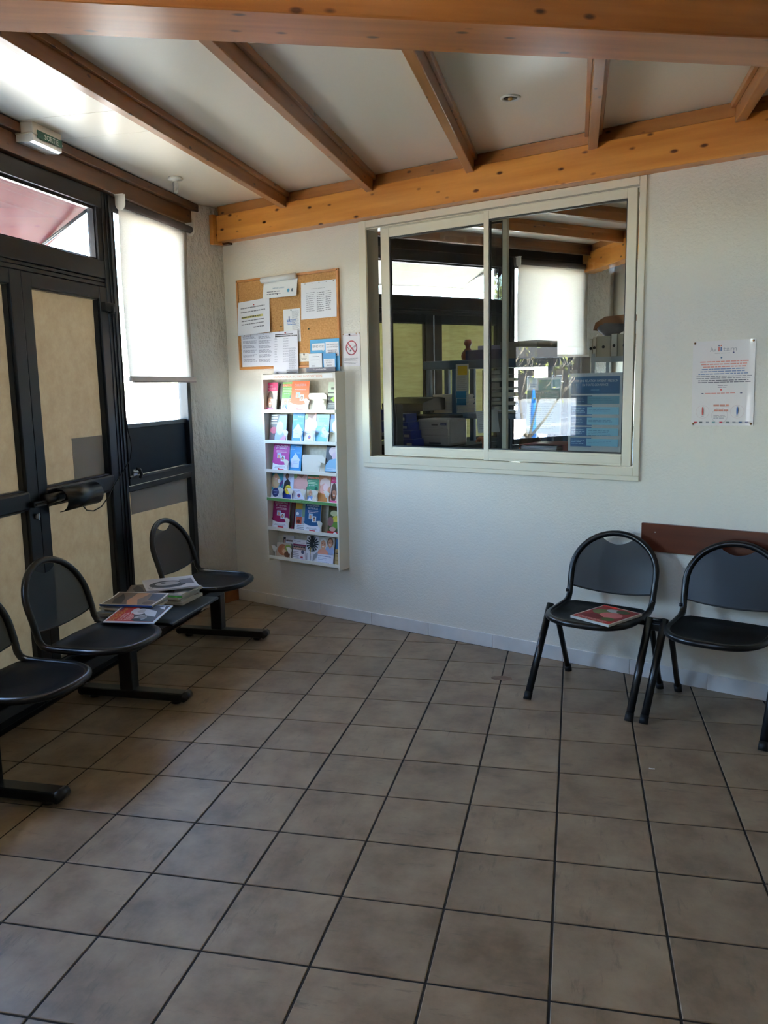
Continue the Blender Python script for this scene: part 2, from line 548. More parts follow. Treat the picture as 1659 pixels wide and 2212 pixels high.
M_skirt = noisy('skirting_tile', (214, 211, 206), (226, 223, 218), 6, rough=0.35)

# ------------------------------------------------------------------ frames of the octagonal building
T = 1.0 / 3.0
ND = Vector((0.39489, 0.91873, 0)); WD = Vector((0.91873, -0.39489, 0)); WC = 2.5515
RZ_B = math.atan2(WD.y, WD.x)
def wp(s, off, z):           # point on the back wall: along, in front of it (towards the room), height
    p = WD * s + ND * (WC - off)
    return Vector((p.x, p.y, z))
O = Vector((2.24, 1.80, 0))                      # centre of the octagon
CORNER = wp(-3.80, 0, 0)
E2 = Vector((0.70711, 0.70711, 0)); K2 = Vector((-2.602, 3.86, 0))
def f2(u, off, z):           # office facade: along, towards the office, height
    p = K2 + E2 * u + Vector((0.70711, -0.70711, 0)) * off
    return Vector((p.x, p.y, z))

# ================================================================== STRUCTURE
# ---- ground outside
g = MB().box(-160, -160, -0.30, 160, 160, -0.12, noisy('sunlit_concrete', (192, 184, 168), (208, 199, 182), 0.7, rough=0.9)).build('ground')
structure(g)

# ---- floor slab (grout bed) and tiles
def octagon(ap, z0, z1, m, mb=None):
    mb = mb or MB()
    Rr = ap / math.cos(PI / 8)
    pts = [(O.x + Rr * math.cos(PI / 8 + k * PI / 4), O.y + Rr * math.sin(PI / 8 + k * PI / 4)) for k in range(8)]
    return mb.prism(pts, z0, z1, m, axis='z')
floor = octagon(4.86, -0.115, -0.003, M_grout).build('floor')
structure(floor)

def clip(poly, n, c):
    out = []
    for i in range(len(poly)):
        a, b = poly[i], poly[(i + 1) % len(poly)]
        da = a[0] * n[0] + a[1] * n[1] - c; db = b[0] * n[0] + b[1] * n[1] - c
        if da <= 0: out.append(a)
        if da * db < 0:
            t = da / (da - db); out.append((a[0] + (b[0] - a[0]) * t, a[1] + (b[1] - a[1]) * t))
    return out

def tile_mesh(poly, cx, cy, mb=None):
    """a tile: chamfered slab 3 mm proud of its joints"""
    own = mb is None
    mb = mb or MB()
    pts = [(x - cx, y - cy) for x, y in poly]; n = len(pts)
    gx = sum(p[0] for p in pts) / n; gy = sum(p[1] for p in pts) / n
    ch = 0.0022
    def ins(p):
        d = Vector((gx - p[0], gy - p[1])); l = max(d.length, 1e-6)
        return (p[0] + d.x / l * ch * 1.4, p[1] + d.y / l * ch * 1.4)
    vs = [(x, y, -0.009) for x, y in pts] + [(x, y, -0.0014) for x, y in pts] + [(*ins(p), 0.0) for p in pts]
    fs = [tuple(range(2 * n, 3 * n))]
    for k in (0, 1):
        fs += [(k * n + i, k * n + (i + 1) % n, (k + 1) * n + (i + 1) % n, (k + 1) * n + i) for i in range(n)]
    return mb.add([(x if own else x + cx, y if own else y + cy, z) for x, y, z in vs], fs, M_tile)

GAP = 0.0058
def in_room(x, y):
    return x > -2.66 and (x * ND.x + y * ND.y) < WC + 0.2 and (x + y) > -2.95 and y > -3.1 and x < 2.9 - 0.2 * (y + 3.2)
cells = []
for i in range(-9, 10):
    for j in range(-10, 13):
        cx, cyy = (i + 0.5) * T, (j + 0.5) * T
        if in_room(cx, cyy):
            fwd = (Vector((cx, cyy, 0)) - CAM)
            dep = fwd.dot(_f)
            vis = dep > 0.5 and abs(fwd.dot(_r2) / dep) < 0.50 and abs(fwd.dot(_u2) / dep) < 0.66
            cells.append((dep if vis else 99, cx, cyy, vis))
cells.sort()
full = None
stuff_tiles = MB()
count = 0
for dep, cx, cyy, vis in cells:
    h = T / 2 - GAP / 2 - 0.0008
    poly = [(cx - h, cyy - h), (cx + h, cyy - h), (cx + h, cyy + h), (cx - h, cyy + h)]
    p2 = clip(poly, (ND.x, ND.y), WC - 0.0105)
    p2 = clip(p2, (-1, 0), 2.605)
    if len(p2) < 3:
        continue
    a = sum(p2[k][0] * p2[(k + 1) % len(p2)][1] - p2[(k + 1) % len(p2)][0] * p2[k][1] for k in range(len(p2))) / 2
    if abs(a) < 0.0006:
        continue
    if not vis or count >= 290:
        tile_mesh(p2, cx, cyy, stuff_tiles); continue
    count += 1
    if p2 == poly:
        if full is None:
            full = tile_mesh(poly, cx, cyy).mesh('tile')
        t = link(bpy.data.objects.new('tile', full), floor, (cx, cyy, random.uniform(-0.0004, 0.0003)), (0, 0, random.choice((0, PI / 2, PI, -PI / 2))))
    else:
        link(bpy.data.objects.new('tile', tile_mesh(p2, cx, cyy).mesh('cut_tile')), floor, (cx, cyy, 0))
s = stuff_tiles.build('tile_field', floor); s['kind'] = 'stuff'

# ---- back wall: plaster around the reception window, slightly proud to the right of it
WIN_S0, WIN_S1, WIN_Z0, WIN_Z1 = -2.50, -0.70, 1.145, 2.63
mb = MB()
mb.box(-3.80, 0, -0.1, WIN_S0, 0.12, 2.95, M_plaster)
mb.box(WIN_S0, 0, -0.1, WIN_S1, 0.12, WIN_Z0, M_plaster)
mb.box(WIN_S0, 0, WIN_Z1, WIN_S1, 0.12, 2.95, M_plaster)
mb.box(WIN_S1, 0, -0.1, 1.32, 0.12, 2.95, M_plaster)
mb.box(-0.648, -0.009, -0.1, 1.32, 0.0, 2.9, M_plaster)
wall_back = structure(mb.build('wall_back', None, tuple(ND * WC), (0, 0, RZ_B)))

# ---- plastered corner pillar between the two glazed fronts (rough render)
def poly_wall(name, pts, z0, z1, m, parent=None):
    """pts in the floor plane, extruded upwards and finely divided so the render can carry its bumps"""
    return structure(MB().prism(pts, z0, z1, m, axis='z').build(name, parent))
c0 = CORNER
poly_wall('wall_corner', [(-2.70, 3.502), (-2.64, 3.502), (-2.535, 3.70), (c0.x + 0.004, c0.y + 0.004), (c0.x + 0.05, c0.y + 0.10), (-2.44, 3.965), (-2.52, 4.03), (-2.80, 3.80)], -0.1, 2.95, M_column)

# ---- right-hand wall beyond the frame closes the room
def wall_between(name, a, b, th, m, z1=2.95):
    a = Vector(a); b = Vector(b); L = (b - a).length; ang = math.atan2(b.y - a.y, b.x - a.x)
    return structure(MB().box(0, 0, -0.1, L, th, z1, m).build(name, None, (a.x, a.y, 0), (0, 0, ang)))
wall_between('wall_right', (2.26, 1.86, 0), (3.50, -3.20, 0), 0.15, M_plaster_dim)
# office partition on the far side
wall_between('wall_office', (0.36, 6.80, 0), (2.26, 2.05, 0), 0.12, plaster('office_plaster', (214, 208, 196), 0.3, 60))
poly_wall('wall_office_pillar', [tuple(f2(3.86, -0.06, 0))[:2], tuple(f2(3.86, 0.0, 0))[:2], tuple(f2(4.02, 0.16, 0))[:2], (0.40, 6.72), (0.30, 6.95)], -0.1, 2.95, M_column)

# ---- skirting tiles along the back wall
base = structure(empty('baseboard_back', tuple(wp(-3.8, 0, 0)), RZ_B))
joints = [0.0, 0.31, 0.845, 1.30, 1.763, 2.235, 2.70, 3.10, 3.52, 3.96, 4.40, 4.84]
for a, b in zip(joints[:-1], joints[1:]):
    y1 = -0.010 if a < 3.14 else -0.019
    box_obj('tile', (a + 0.0012, y1, 0.0, b - 0.0012, -0.0002 if a < 3.14 else -0.0092, 0.086), M_skirt, base, bev=0.002)
# terracotta skirting on the pillar
bc = structure(empty('baseboard_corner', (-2.537, 3.697, 0)))
vx = Vector((c0.x + 0.002 + 2.537, c0.y - 3.697, 0)); L = vx.length
MB().box(0.002, -0.012, 0, L - 0.012, -0.001, 0.095, noisy('terracotta', (120, 72, 40), (150, 96, 58), 9, rough=0.5)).build('tile', bc, (0, 0, 0), (0, 0, math.atan2(vx.y, vx.x)))

# ---- ceiling: slab, glossy white panels, beams and rafters
ceiling = structure(octagon(5.45, 2.905, 3.06, M_white).build('ceiling'))
FB = math.atan2(0.38, 0.925)                     # front beam direction
def fb_y(x, off=0.0):                             # far edge of the front beam
    return 0.690 + 0.411 * (x + 0.534) + off
def bb_y(x, off=0.1):
    return (WC - off - ND.x * x) / ND.y
XR = [-2.56, -1.875, -1.215, -0.56, 0.112, 0.772, 1.43]
for k, (a, b) in enumerate(zip(XR[:-1], XR[1:])):
    splits = [None, None]
    if k == 0:
        ys = [fb_y(a) - 0.4, 1.675, 2.005, bb_y(a, -0.05)]
    else:
        ys = [fb_y(a) - 0.2, bb_y(a, -0.05)]
    for q, (y0, y1) in enumerate(zip(ys[:-1], ys[1:])):
        tilt = 0.0
        poly = [(a, y0 + 0.0015), (b, (y0 + 0.0015) if k == 0 and q else fb_y(b) - 0.2), (b, (y1 - 0.0015) if k == 0 and q < 2 else bb_y(b, -0.05)), (a, y1 - 0.0015)]
        MB().prism(poly, 2.8985, 2.9045, M_ceiling, axis='z').build('panel', ceiling)
def rafter(x, y0, y1, m=M_rafter, w=0.047, z0=2.802):
    L = y1 - y0
    mb = MB()
    mb.box(0, -w / 2, z0, L, w / 2, 2.8985, m, bev=0.004)
    for s in (-1, 1):                             # cover strips holding the panels
        mb.box(0, s * (w / 2 + 0.010) - 0.010, 2.868, L, s * (w / 2 + 0.010) + 0.010, 2.898, m, bev=0.003)
    return mb.build('rafter', ceiling, (x, y0, 0), (0, 0, R(90)))
for x in XR[1:]:
    rafter(x, fb_y(x, -0.05), bb_y(x, 0.085))
# wall plate along the glazed front: upper strip and deeper board
L = 4.2
MB().box(0, -0.075, 2.848, 3.87, -0.002, 2.8985, M_wallplate, bev=0.006).box(0, -0.045, 2.752, 3.85, 0.05, 2.848, M_wallplate, bev=0.003).build('wall_plate', ceiling, (-2.64, -0.2, 0), (0, 0, R(90)))
# back beam with ledger strip, end block
mb = MB()
mb.box(0.055, -0.10, 2.655, 5.1, 0.03, 2.832, M_beam, bev=0.004)
mb.build('beam', ceiling, tuple(wp(-3.80, 0, 0)), (0, 0, RZ_B))
MB().box(0.06, -0.088, 2.832, 5.1, 0.0, 2.897, M_rafter, bev=0.003).build('ledger', ceiling, tuple(wp(-3.80, 0, 0)), (0, 0, RZ_B))
MB().box(-0.055, -0.125, 2.640, 0.0, 0.03, 2.842, M_beam, bev=0.003).box(0.0, -0.04, 2.640, 0.06, 0.03, 2.84, M_wallplate).build('beam_end_block', ceiling, tuple(wp(-3.755, 0, 0)), (0, 0, RZ_B))
# front beam (whole, 20 cm), its shade put into a darker pine
bl = 5.9
pf = Vector((-0.534, 0.690, 0)); dfb = Vector((math.cos(FB), math.sin(FB), 0))
st = pf - dfb * 2.25
MB().box(0, -0.225, 2.655, bl, 0.0, 2.90, wood('pine_beam_shaded', (140, 84, 36), (172, 110, 54), (66, 34, 18)), bev=0.006).build('beam', ceiling, (st.x, st.y, 0), (0, 0, FB))
# rafters of the bay behind the front beam (follow the next front)
for k in range(1, 6):
    p = Vector((-2.6, -0.26, 0)) + Vector((0.7071, 0.7071, 0)) * (0.72 * k - 0.1)
    MB().box(0.25 + 0.35 * k, -0.024, 2.802, 4.1 - 0.27 * k, 0.024, 2.8985, M_rafter, bev=0.004).build('rafter', ceiling, (p.x, p.y, 0), (0, 0, R(-45)))
# office rafters and its end beam
for dist, u0, u1 in ((0.15, 0.2, 3.9), (0.81, 0.5, 3.75), (1.47, 0.75, 3.5), (2.13, 1.0, 3.2)):
    p = f2(u0, dist, 0)
    MB().box(0, -0.024, 2.80, u1 - u0, 0.024, 2.8985, M_wallplate if dist < 0.3 else M_rafter, bev=0.004).build('rafter', ceiling, (p.x, p.y, 0), (0, 0, R(45)))
for q0, q1 in ((0.0, 0.15), (0.17, 0.79), (0.83, 1.45), (1.49, 2.1)):
    a, b, c_, d_ = f2(0.2, q0, 0), f2(4.0, q0, 0), f2(4.0, q1, 0), f2(0.2, q1, 0)
    pl = clip([(v.x, v.y) for v in (a, b, c_, d_)], (-ND.x, -ND.y), -(WC + 0.03))
    MB().prism(pl, 2.8985, 2.9045, M_ceiling, axis='z').build('panel', ceiling)
pb = Vector((0.22, 6.66, 0)); ang = math.atan2(-0.929, 0.37)
MB().box(0, -0.16, 2.655, 4.6, -0.03, 2.832, M_beam, bev=0.004).box(0, -0.15, 2.832, 4.6, -0.03, 2.897, M_rafter).build('beam', ceiling, (pb.x, pb.y, 0), (0, 0, ang))
MB().box(-0.05, -0.185, 2.640, 0.0, -0.02, 2.842, M_beam, bev=0.003).build('beam_end_block', ceiling, (pb.x, pb.y, 0), (0, 0, ang))

# ---- glazed fronts ------------------------------------------------------------
_nw = [0]; _nd = [0]
def bars(mb, rects, y0, y1, m, bev=0.004):
    for (a, z0, b, z1) in rects:
        mb.box(a, y0, z0, b, y1, z1, m, bev=bev)
    return mb

def pane(parent, u0, u1, z0, z1, m, y=0.028, name='pane', th=0.004):
    return box_obj(name, (u0, y, z0, u1, y + th, z1), m, parent)

def glazed_window(org, rot, u0, u1, panel=True, low=M_film, up=None):
    _nw[0] += 1
    w = structure(empty('window_%d' % _nw[0], org, rot))
    zt = 2.655
    zr = 1.412 if panel else 1.092
    mb = MB()
    bars(mb, [(u0 - 0.012, 0.0, u0, 2.745), (u1, 0.0, u1 + 0.058, 2.745), (u0, zt, u1, 2.745), (u0, 0.0, u1, 0.11), (u0, 0.995, u1, 1.032)], -0.012, 0.055, M_alu)
    mb.build('frame', w)
    # sash: lower rail with ledge, slim stiles
    mb = MB()
    bars(mb, [(u0, 1.036, u1, 1.088), (u1 - 0.012, 1.088, u1, zt), (u0, 1.088, u0 + 0.008, zt)], -0.022, 0.05, M_alu)
    mb.box(u0, -0.030, 1.078, u1, -0.012, 1.092, M_alu2, bev=0.003)
    mb.build('sash', w)
    if panel:
        box_obj('panel', (u0 + 0.006, 0.012, 1.09, u1 - 0.010, 0.04, 1.386), paint((18, 28, 40), 0.55, spec=0.15), w)
        box_obj('panel_rail', (u0 + 0.006, 0.0, 1.384, u1 - 0.010, 0.05, zr), M_alu2, w, bev=0.003)
    pane(w, u0 + 0.006, u1 - 0.010, zr, zt, up or M_glass_out)
    pane(w, u0 + 0.001, u1 - 0.001, 0.11, 0.996, low)
    return w

def door_leaf(org, rot, u0, u1, film, stile=0.068, both=(True, True)):
    """one leaf of the double door: u0..u1 is its glass; frame, rails, two filmed panes"""
    _nd[0] += 1
    d = structure(empty('door_%d' % _nd[0], org, rot))
    mb = MB()
    bars(mb, [(u0 - stile, 0.012, u0, 2.213), (u1, 0.012, u1 + stile, 2.213)], -0.016, 0.045, M_alu)
    bars(mb, [(u0, 2.143, u1, 2.213), (u0, 0.012, u1, 0.19)], -0.014, 0.043, M_alu)
    mb.build('frame', d)
    mb = MB()                                   # moulded middle rail
    bars(mb, [(u0 - 0.02, 1.032, u1 + 0.02, 1.128)], -0.02, 0.045, M_alu, bev=0.012)
    mb.build('middle_rail', d)
    mb = MB()                                   # glazing beads
    for z0, z1 in ((1.128, 2.143), (0.19, 1.032)):
        bars(mb, [(u0, z0, u0 + 0.007, z1), (u1 - 0.007, z0, u1, z1), (u0, z1 - 0.007, u1, z1), (u0, z0, u1, z0 + 0.007)], 0.0, 0.03, M_alu2, bev=0.0)
    mb.build('glazing_bead', d)
    pane(d, u0 + 0.001, u1 - 0.001, 1.128, 2.143, film)
    pane(d, u0 + 0.001, u1 - 0.001, 0.19, 1.032, film)
    return d

def transom(org, rot, u0, u1):
    _nw[0] += 1
    w = structure(empty('window_%d' % _nw[0], org, rot))
    mb = MB()
    bars(mb, [(u0 - 0.07, 2.36, u0, 2.655), (u1, 2.36, u1 + 0.07, 2.655)], -0.012, 0.05, M_alu)
    bars(mb, [(u0 - 0.09, 2.655, u1 + 0.09, 2.748)], -0.016, 0.055, M_alu)
    mb.build('frame', w)
    mb = MB()                                   # stepped transom bar
    bars(mb, [(u0 - 0.09, 2.262, u1 + 0.09, 2.362)], -0.014, 0.05, M_alu)
    bars(mb, [(u0 - 0.09, 2.242, u1 + 0.09, 2.258), (u0 - 0.09, 2.218, u1 + 0.09, 2.238)], -0.008, 0.05, M_alu2, bev=0.002)
    mb.box(u0 - 0.09, 0.012, 2.205, u1 + 0.09, 0.044, 2.27, M_alu)
    mb.build('transom_bar', w)
    mb = MB()
    bars(mb, [(u0, 2.64, u1, 2.655), (u0, 2.362, u1, 2.372), (u1 - 0.01, 2.362, u1, 2.655)], 0.004, 0.03, M_alu2, bev=0.0)
    mb.build('glazing_bead', w)
    pane(w, u0, u1, 2.372, 2.640, M_glass_out)
    return w

def front(name, org, rot, posts, u_end):
    w = structure(empty(name, org, rot))
    for a, b in posts:
        mb = MB()
        bars(mb, [(a, -0.1, b, 2.748)], -0.02, 0.06, M_alu)
        for k in (0.33, 0.66):
            mb.box(a + (b - a) * k - 0.003, -0.026, 0.0, a + (b - a) * k + 0.003, -0.019, 2.74, M_alu2)
        mb.build('post', w)
    box_obj('lintel', (-0.1, -0.0, 2.746, u_end, 0.07, 2.96), M_alu, w)
    box_obj('threshold', (-0.1, 0.0, -0.1, u_end, 0.06, 0.010), M_alu, w)
    return w

ORG1 = (-2.64, 0, 0); ROT1 = R(90)
front('wall_left', ORG1, ROT1, [(-0.10, 0.14), (1.02, 1.075), (2.468, 2.568)], 3.5)
win_side = glazed_window(ORG1, ROT1, 2.580, 3.442)
door_r = door_leaf(ORG1, ROT1, 1.768, 2.390, M_film, stile=0.0785)
door_l = door_leaf(ORG1, ROT1, 1.150, 1.600, M_film, stile=0.088)
transom(ORG1, ROT1, 1.16, 2.420)
win_near = glazed_window(ORG1, ROT1, 0.16, 1.005, panel=False)

ORG2 = tuple(K2); ROT2 = R(45)
front('wall_office_front', ORG2, ROT2, [(0.02, 0.22), (1.13, 1.24), (2.81, 2.91)], 3.95)
glazed_window(ORG2, ROT2, 0.25, 1.10, low=M_film2, up=M_film2)  # unseen upper pane filmed over to dim the office
door_leaf(ORG2, ROT2, 1.345, 1.928, M_film2, stile=0.085)
door_leaf(ORG2, ROT2, 2.104, 2.726, M_film2, stile=0.08)
transom(ORG2, ROT2, 1.33, 2.742)
win_off = glazed_window(ORG2, ROT2, 2.922, 3.80, panel=False)

# fronts behind the viewer: same building, unseen, filmed and walled to hold back light
ORG0 = (0.31, -3.17, 0); ROT0 = R(135)
front('wall_entrance', ORG0, ROT0, [(0.0, 0.12), (1.10, 1.20), (2.85, 2.95)], 4.12)
glazed_window(ORG0, ROT0, 0.14, 1.08, panel=False, up=M_film)
door_leaf(ORG0, ROT0, 1.29, 1.94, M_film)
door_leaf(ORG0, ROT0, 2.10, 2.75, M_film)
transom(ORG0, ROT0, 1.28, 2.76)
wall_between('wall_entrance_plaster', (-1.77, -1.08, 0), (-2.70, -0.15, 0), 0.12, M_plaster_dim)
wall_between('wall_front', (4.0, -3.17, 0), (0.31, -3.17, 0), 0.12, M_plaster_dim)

portal(-2.585, 0.58, 1.5, 0.86, 2.4, R(-90))
portal(-2.585, 1.79, 1.4, 1.30, 2.7, R(-90))
portal(-2.585, 3.01, 1.4, 0.88, 2.7, R(-90))
p = f2(2.55, -0.058, 1.4); portal(p.x, p.y, p.z, 2.6, 2.7, R(-135))
portal(0.31 - 0.7071 * 1.46 + 0.04, -3.17 + 0.7071 * 1.46 + 0.04, 1.4, 2.75, 2.7, R(-45))

# ---- reception window (sliding, cream aluminium) in the back wall
_nw[0] += 1
rw = structure(empty('window_%d' % _nw[0], tuple(ND * WC), RZ_B))
mb = MB()                                        # flat architrave around the opening
for (a, z0, b, z1) in ((-2.537, 1.112, -2.478, 2.654), (-0.712, 1.112, -0.676, 2.654), (-2.478, 2.612, -0.712, 2.654), (-2.537, 1.085, -0.676, 1.112), (-2.478, 1.112, -0.712, 1.158)):
    mb.box(a, -0.016, z0, b, 0.0, z1, M_cream, bev=0.003)
mb.build('casing', rw)
mb = MB()                                        # inner track and jambs
for (a, z0, b, z1) in ((-2.478, 2.60, -0.712, 2.615), (-2.478, 1.145, -0.712, 1.159)):
    mb.box(a, -0.008, z0, b, 0.10, z1, M_cream)
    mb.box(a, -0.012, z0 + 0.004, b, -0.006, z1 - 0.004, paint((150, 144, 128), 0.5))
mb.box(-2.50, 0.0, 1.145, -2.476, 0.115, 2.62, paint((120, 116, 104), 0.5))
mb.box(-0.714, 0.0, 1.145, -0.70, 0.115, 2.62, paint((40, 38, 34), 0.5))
mb.build('track', rw)
def sash(name, s0, s1, y, st0, st1, gz0, gz1, z0, z1):
    e = empty(name, parent=rw)
    mb = MB()
    mb.box(s0, y, z0, s0 + st0, y + 0.026, z1, M_cream, bev=0.003)
    mb.box(s1 - st1, y, z0, s1, y + 0.026, z1, M_cream, bev=0.003)
    mb.box(s0 + st0, y + 0.001, gz1, s1 - st1, y + 0.025, z1, M_cream, bev=0.003)
    mb.box(s0 + st0, y + 0.001, z0, s1 - st1, y + 0.025, gz0, M_cream, bev=0.003)
    mb.box(s0 + st0, y - 0.003, z0 + 0.012, s1 - st1, y + 0.003, gz0 - 0.012, M_cream, bev=0.002)
    mb.build('sash_frame', e)
    mb = MB()
    gk = paint((8, 8, 9), 0.5)
    mb.box(s0 + st0, y + 0.004, gz0, s1 - st1, y + 0.022, gz0 + 0.007, gk)
    mb.box(s0 + st0, y + 0.004, gz1 - 0.010, s1 - st1, y + 0.022, gz1, gk)
    mb.box(s0 + st0, y + 0.004, gz0, s0 + st0 + 0.008, y + 0.022, gz1, gk)
    mb.box(s1 - st1 - 0.005, y + 0.004, gz0, s1 - st1, y + 0.022, gz1, gk)
    mb.build('gasket', e)
    box_obj('pane', (s0 + st0 + 0.002, y + 0.011, gz0 + 0.002, s1 - st1 - 0.002, y + 0.015, gz1 - 0.002), glass_mat('sash_glass', (0.80, 0.82, 0.81)), e)
    return e
sash('sash', -1.630, -0.726, -0.004, 0.034, 0.053, 1.228, 2.556, 1.163, 2.618)
sash('sash', -2.402, -1.500, 0.040, 0.066, 0.030, 1.222, 2.545, 1.163, 2.610)

# ================================================================== THINGS
# ---- roller blinds
def roller_blind(org, rot, u0, u1, zt, zb, label, y=-0.07, skew=0.0):
    t = tag(empty('roller_blind', org, rot), label, 'roller blind')
    MB().tube([(u0 - 0.01, y, zt), (u1 + 0.01, y, zt)], 0.024, paint((74, 66, 66), 0.6), seg=14).build('roller_tube', t)
    mb = MB()
    n = 8
    vs = []; fs = []
    for i in range(n + 1):
        f = i / n
        z = zt + (zb - zt) * f
        for q, s in enumerate((u0, u1)):
            for dy in (0.0, 0.0012):
                vs.append((s + skew * f * (1 if q == 0 else -0.3), y + 0.020 + dy + 0.012 * math.sin(f * 3), z))
    for i in range(n):
        a = i * 4
        fs += [(a, a + 2, a + 6, a + 4), (a + 1, a + 5, a + 7, a + 3), (a, a + 4, a + 5, a + 1), (a + 2, a + 3, a + 7, a + 6)]
    mb.add(vs, fs, M_blind, True)
    mb.build('cloth', t)
    ub0, ub1 = u0 + skew, u1 - skew * 0.3
    m = MB().box(ub0 + 0.005, y + 0.006, zb - 0.018, ub1 + 0.008, y + 0.034, zb + 0.012, paint((206, 198, 190), 0.45), bev=0.004)
    m.box(ub0 + 0.03, y + 0.010, zb - 0.026, ub1 + 0.012, y + 0.026, zb - 0.018, paint((150, 140, 138), 0.45))
    m.build('bottom_bar', t)
    for s in (u0 - 0.015, u1 + 0.015):
        mb = MB()
        pts = [(y - 0.034, zt + 0.045), (y + 0.030, zt + 0.045), (y + 0.030, zt - 0.01)] + [(y - 0.002 + 0.032 * math.cos(a), zt - 0.012 + 0.032 * math.sin(a)) for a in [-k * PI / 6 for k in range(0, 7)]]
        mb.prism([(a, b) for a, b in pts], s - 0.003, s + 0.003, paint((226, 222, 210), 0.4), axis='x')
        mb.box(s - 0.012, y - 0.03, zt + 0.040, s + 0.012, y + 0.03, zt + 0.046, paint((226, 222, 210), 0.4))
        mb.build('bracket', t)
    return t
roller_blind(ORG1, ROT1, 2.600, 3.490, 2.705, 1.690, 'pale roller blind half lowered at the corner window beside the notice board', skew=0.01)
roller_blind(ORG2, ROT2, 2.945, 3.845, 2.705, 1.865, 'white roller blind seen through the reception window in front of the office glass')
roller_blind(ORG1, ROT1, 0.12, 1.03, 2.705, 1.97, 'pale roller blind over the near side window mirrored in the reception glass')

# ---- door fittings (parts of the leaves)
def child(mb, name, parent, loc=(0, 0, 0), rot=(0, 0, 0)):
    return mb.build(name, parent, loc, rot)
mb = MB()                                        # hinge on the right leaf
mb.box(2.40, -0.040, 2.075, 2.51, -0.014, 2.125, M_rubber, bev=0.004)
mb.tube([(2.478, -0.032, 2.062), (2.478, -0.032, 2.105)], 0.017, M_rubber, seg=12)
child(mb, 'hinge', door_r)
mb = MB()
mb.box(1.600, -0.05, 1.045, 1.705, -0.016, 1.075, M_alu2, bev=0.004)
mb.tube([(1.612, -0.052, 1.06), (1.69, -0.052, 1.06)], 0.006, M_alu2)
child(mb, 'lock_bolt', door_l)
mb = MB()
mb.lathe([(0.001, 0.0), (0.013, 0.0), (0.013, 0.012), (0.001, 0.012)], M_steel, 12, Matrix.Translation((1.655, -0.018, 0.995)) @ Matrix.Rotation(R(90), 4, 'X'))
mb.box(1.652, -0.034, 0.976, 1.658, -0.028, 1.012, M_steel)
child(mb, 'lock_cylinder', door_l)
# curved alarm cover on the middle rail of the right leaf with its hanging cable
mb = MB()
for (u0, u1, rr) in ((1.80, 2.135, 0.062),):
    n = 12; vs = []; fs = []
    for k in range(n + 1):
        a = R(80 + 190 * k / n)
        for r_ in (rr, rr - 0.004):
            for u in (u0 + 0.03 * max(0, math.sin(a)) * 0, u1):
                vs.append((u, -0.055 + r_ * math.cos(a) * 0.9 - 0.0, 1.055 + r_ * math.sin(a)))
    for k in range(n):
        a = k * 4; b = a + 4
        fs += [(a, a + 1, b + 1, b), (a + 2, b + 2, b + 3, a + 3), (a, b, b + 2, a + 2), (a + 1, a + 3, b + 3, b + 1)]
    fs += [(0, 2, 3, 1), (4 * n, 4 * n + 1, 4 * n + 3, 4 * n + 2)]
    mb.add(vs, fs, M_black, True)
mb.box(1.83, -0.055, 1.045, 2.12, -0.02, 1.09, M_rubber, bev=0.006)
mb.tube([(1.70, -0.042, 1.075), (1.84, -0.042, 1.075)], 0.026, M_black, seg=14)
tag(child(mb, 'alarm_cover', None, ORG1, (0, 0, ROT1)), 'black curved metal cover fixed across the middle of the glazed door', 'door alarm')
cable_pts = [(1.97, -0.075, 1.01), (2.02, -0.07, 0.972), (2.10, -0.06, 0.955), (2.20, -0.05, 0.965), (2.30, -0.035, 1.005), (2.40, -0.026, 1.075), (2.50, -0.03, 1.14), (2.572, -0.034, 1.20), (2.60, -0.034, 1.26), (2.598, -0.032, 1.32), (2.578, -0.03, 1.38), (2.566, -0.026, 1.5), (2.562, -0.026, 2.0), (2.56, -0.026, 2.6)]
tag(child(MB().tube(cable_pts, 0.0035, M_rubber, seg=6), 'cable', None, ORG1, (0, 0, ROT1)), 'thin black cable drooping from the curved cover to the door post', 'cable')
mb = MB()                                        # catch on the side window
mb.box(2.602, -0.038, 1.095, 2.65, -0.030, 1.135, M_steel, bev=0.003)
mb.tube([(2.63, -0.045, 1.14), (2.655, -0.05, 1.13), (2.672, -0.05, 1.10), (2.66, -0.045, 1.075)], 0.010, M_black, seg=8)
mb.tube([(2.60, -0.036, 1.12), (2.63, -0.05, 1.12)], 0.008, M_steel, seg=8)
child(mb, 'catch', win_side)
# flat grey patches on the room side of the filmed panes
g1 = box_obj('grey_patch', (2.075, 0.0255, 1.136, 2.381, 0.0278, 1.362), paint((150, 147, 140), 0.6), None, ORG1, (0, 0, ROT1))
tag(g1, 'flat grey patch low on the tan filmed door pane', 'notice')
g2 = MB().prism([(2.655, 0.845), (2.655, 0.993), (3.44, 0.993), (3.44, 0.825)], 0.0255, 0.0278, paint((150, 147, 140), 0.6)).build('grey_patch', None, ORG1, (0, 0, ROT1))
tag(g2, 'wide flat grey patch on the tan film under the dark window panel', 'notice')

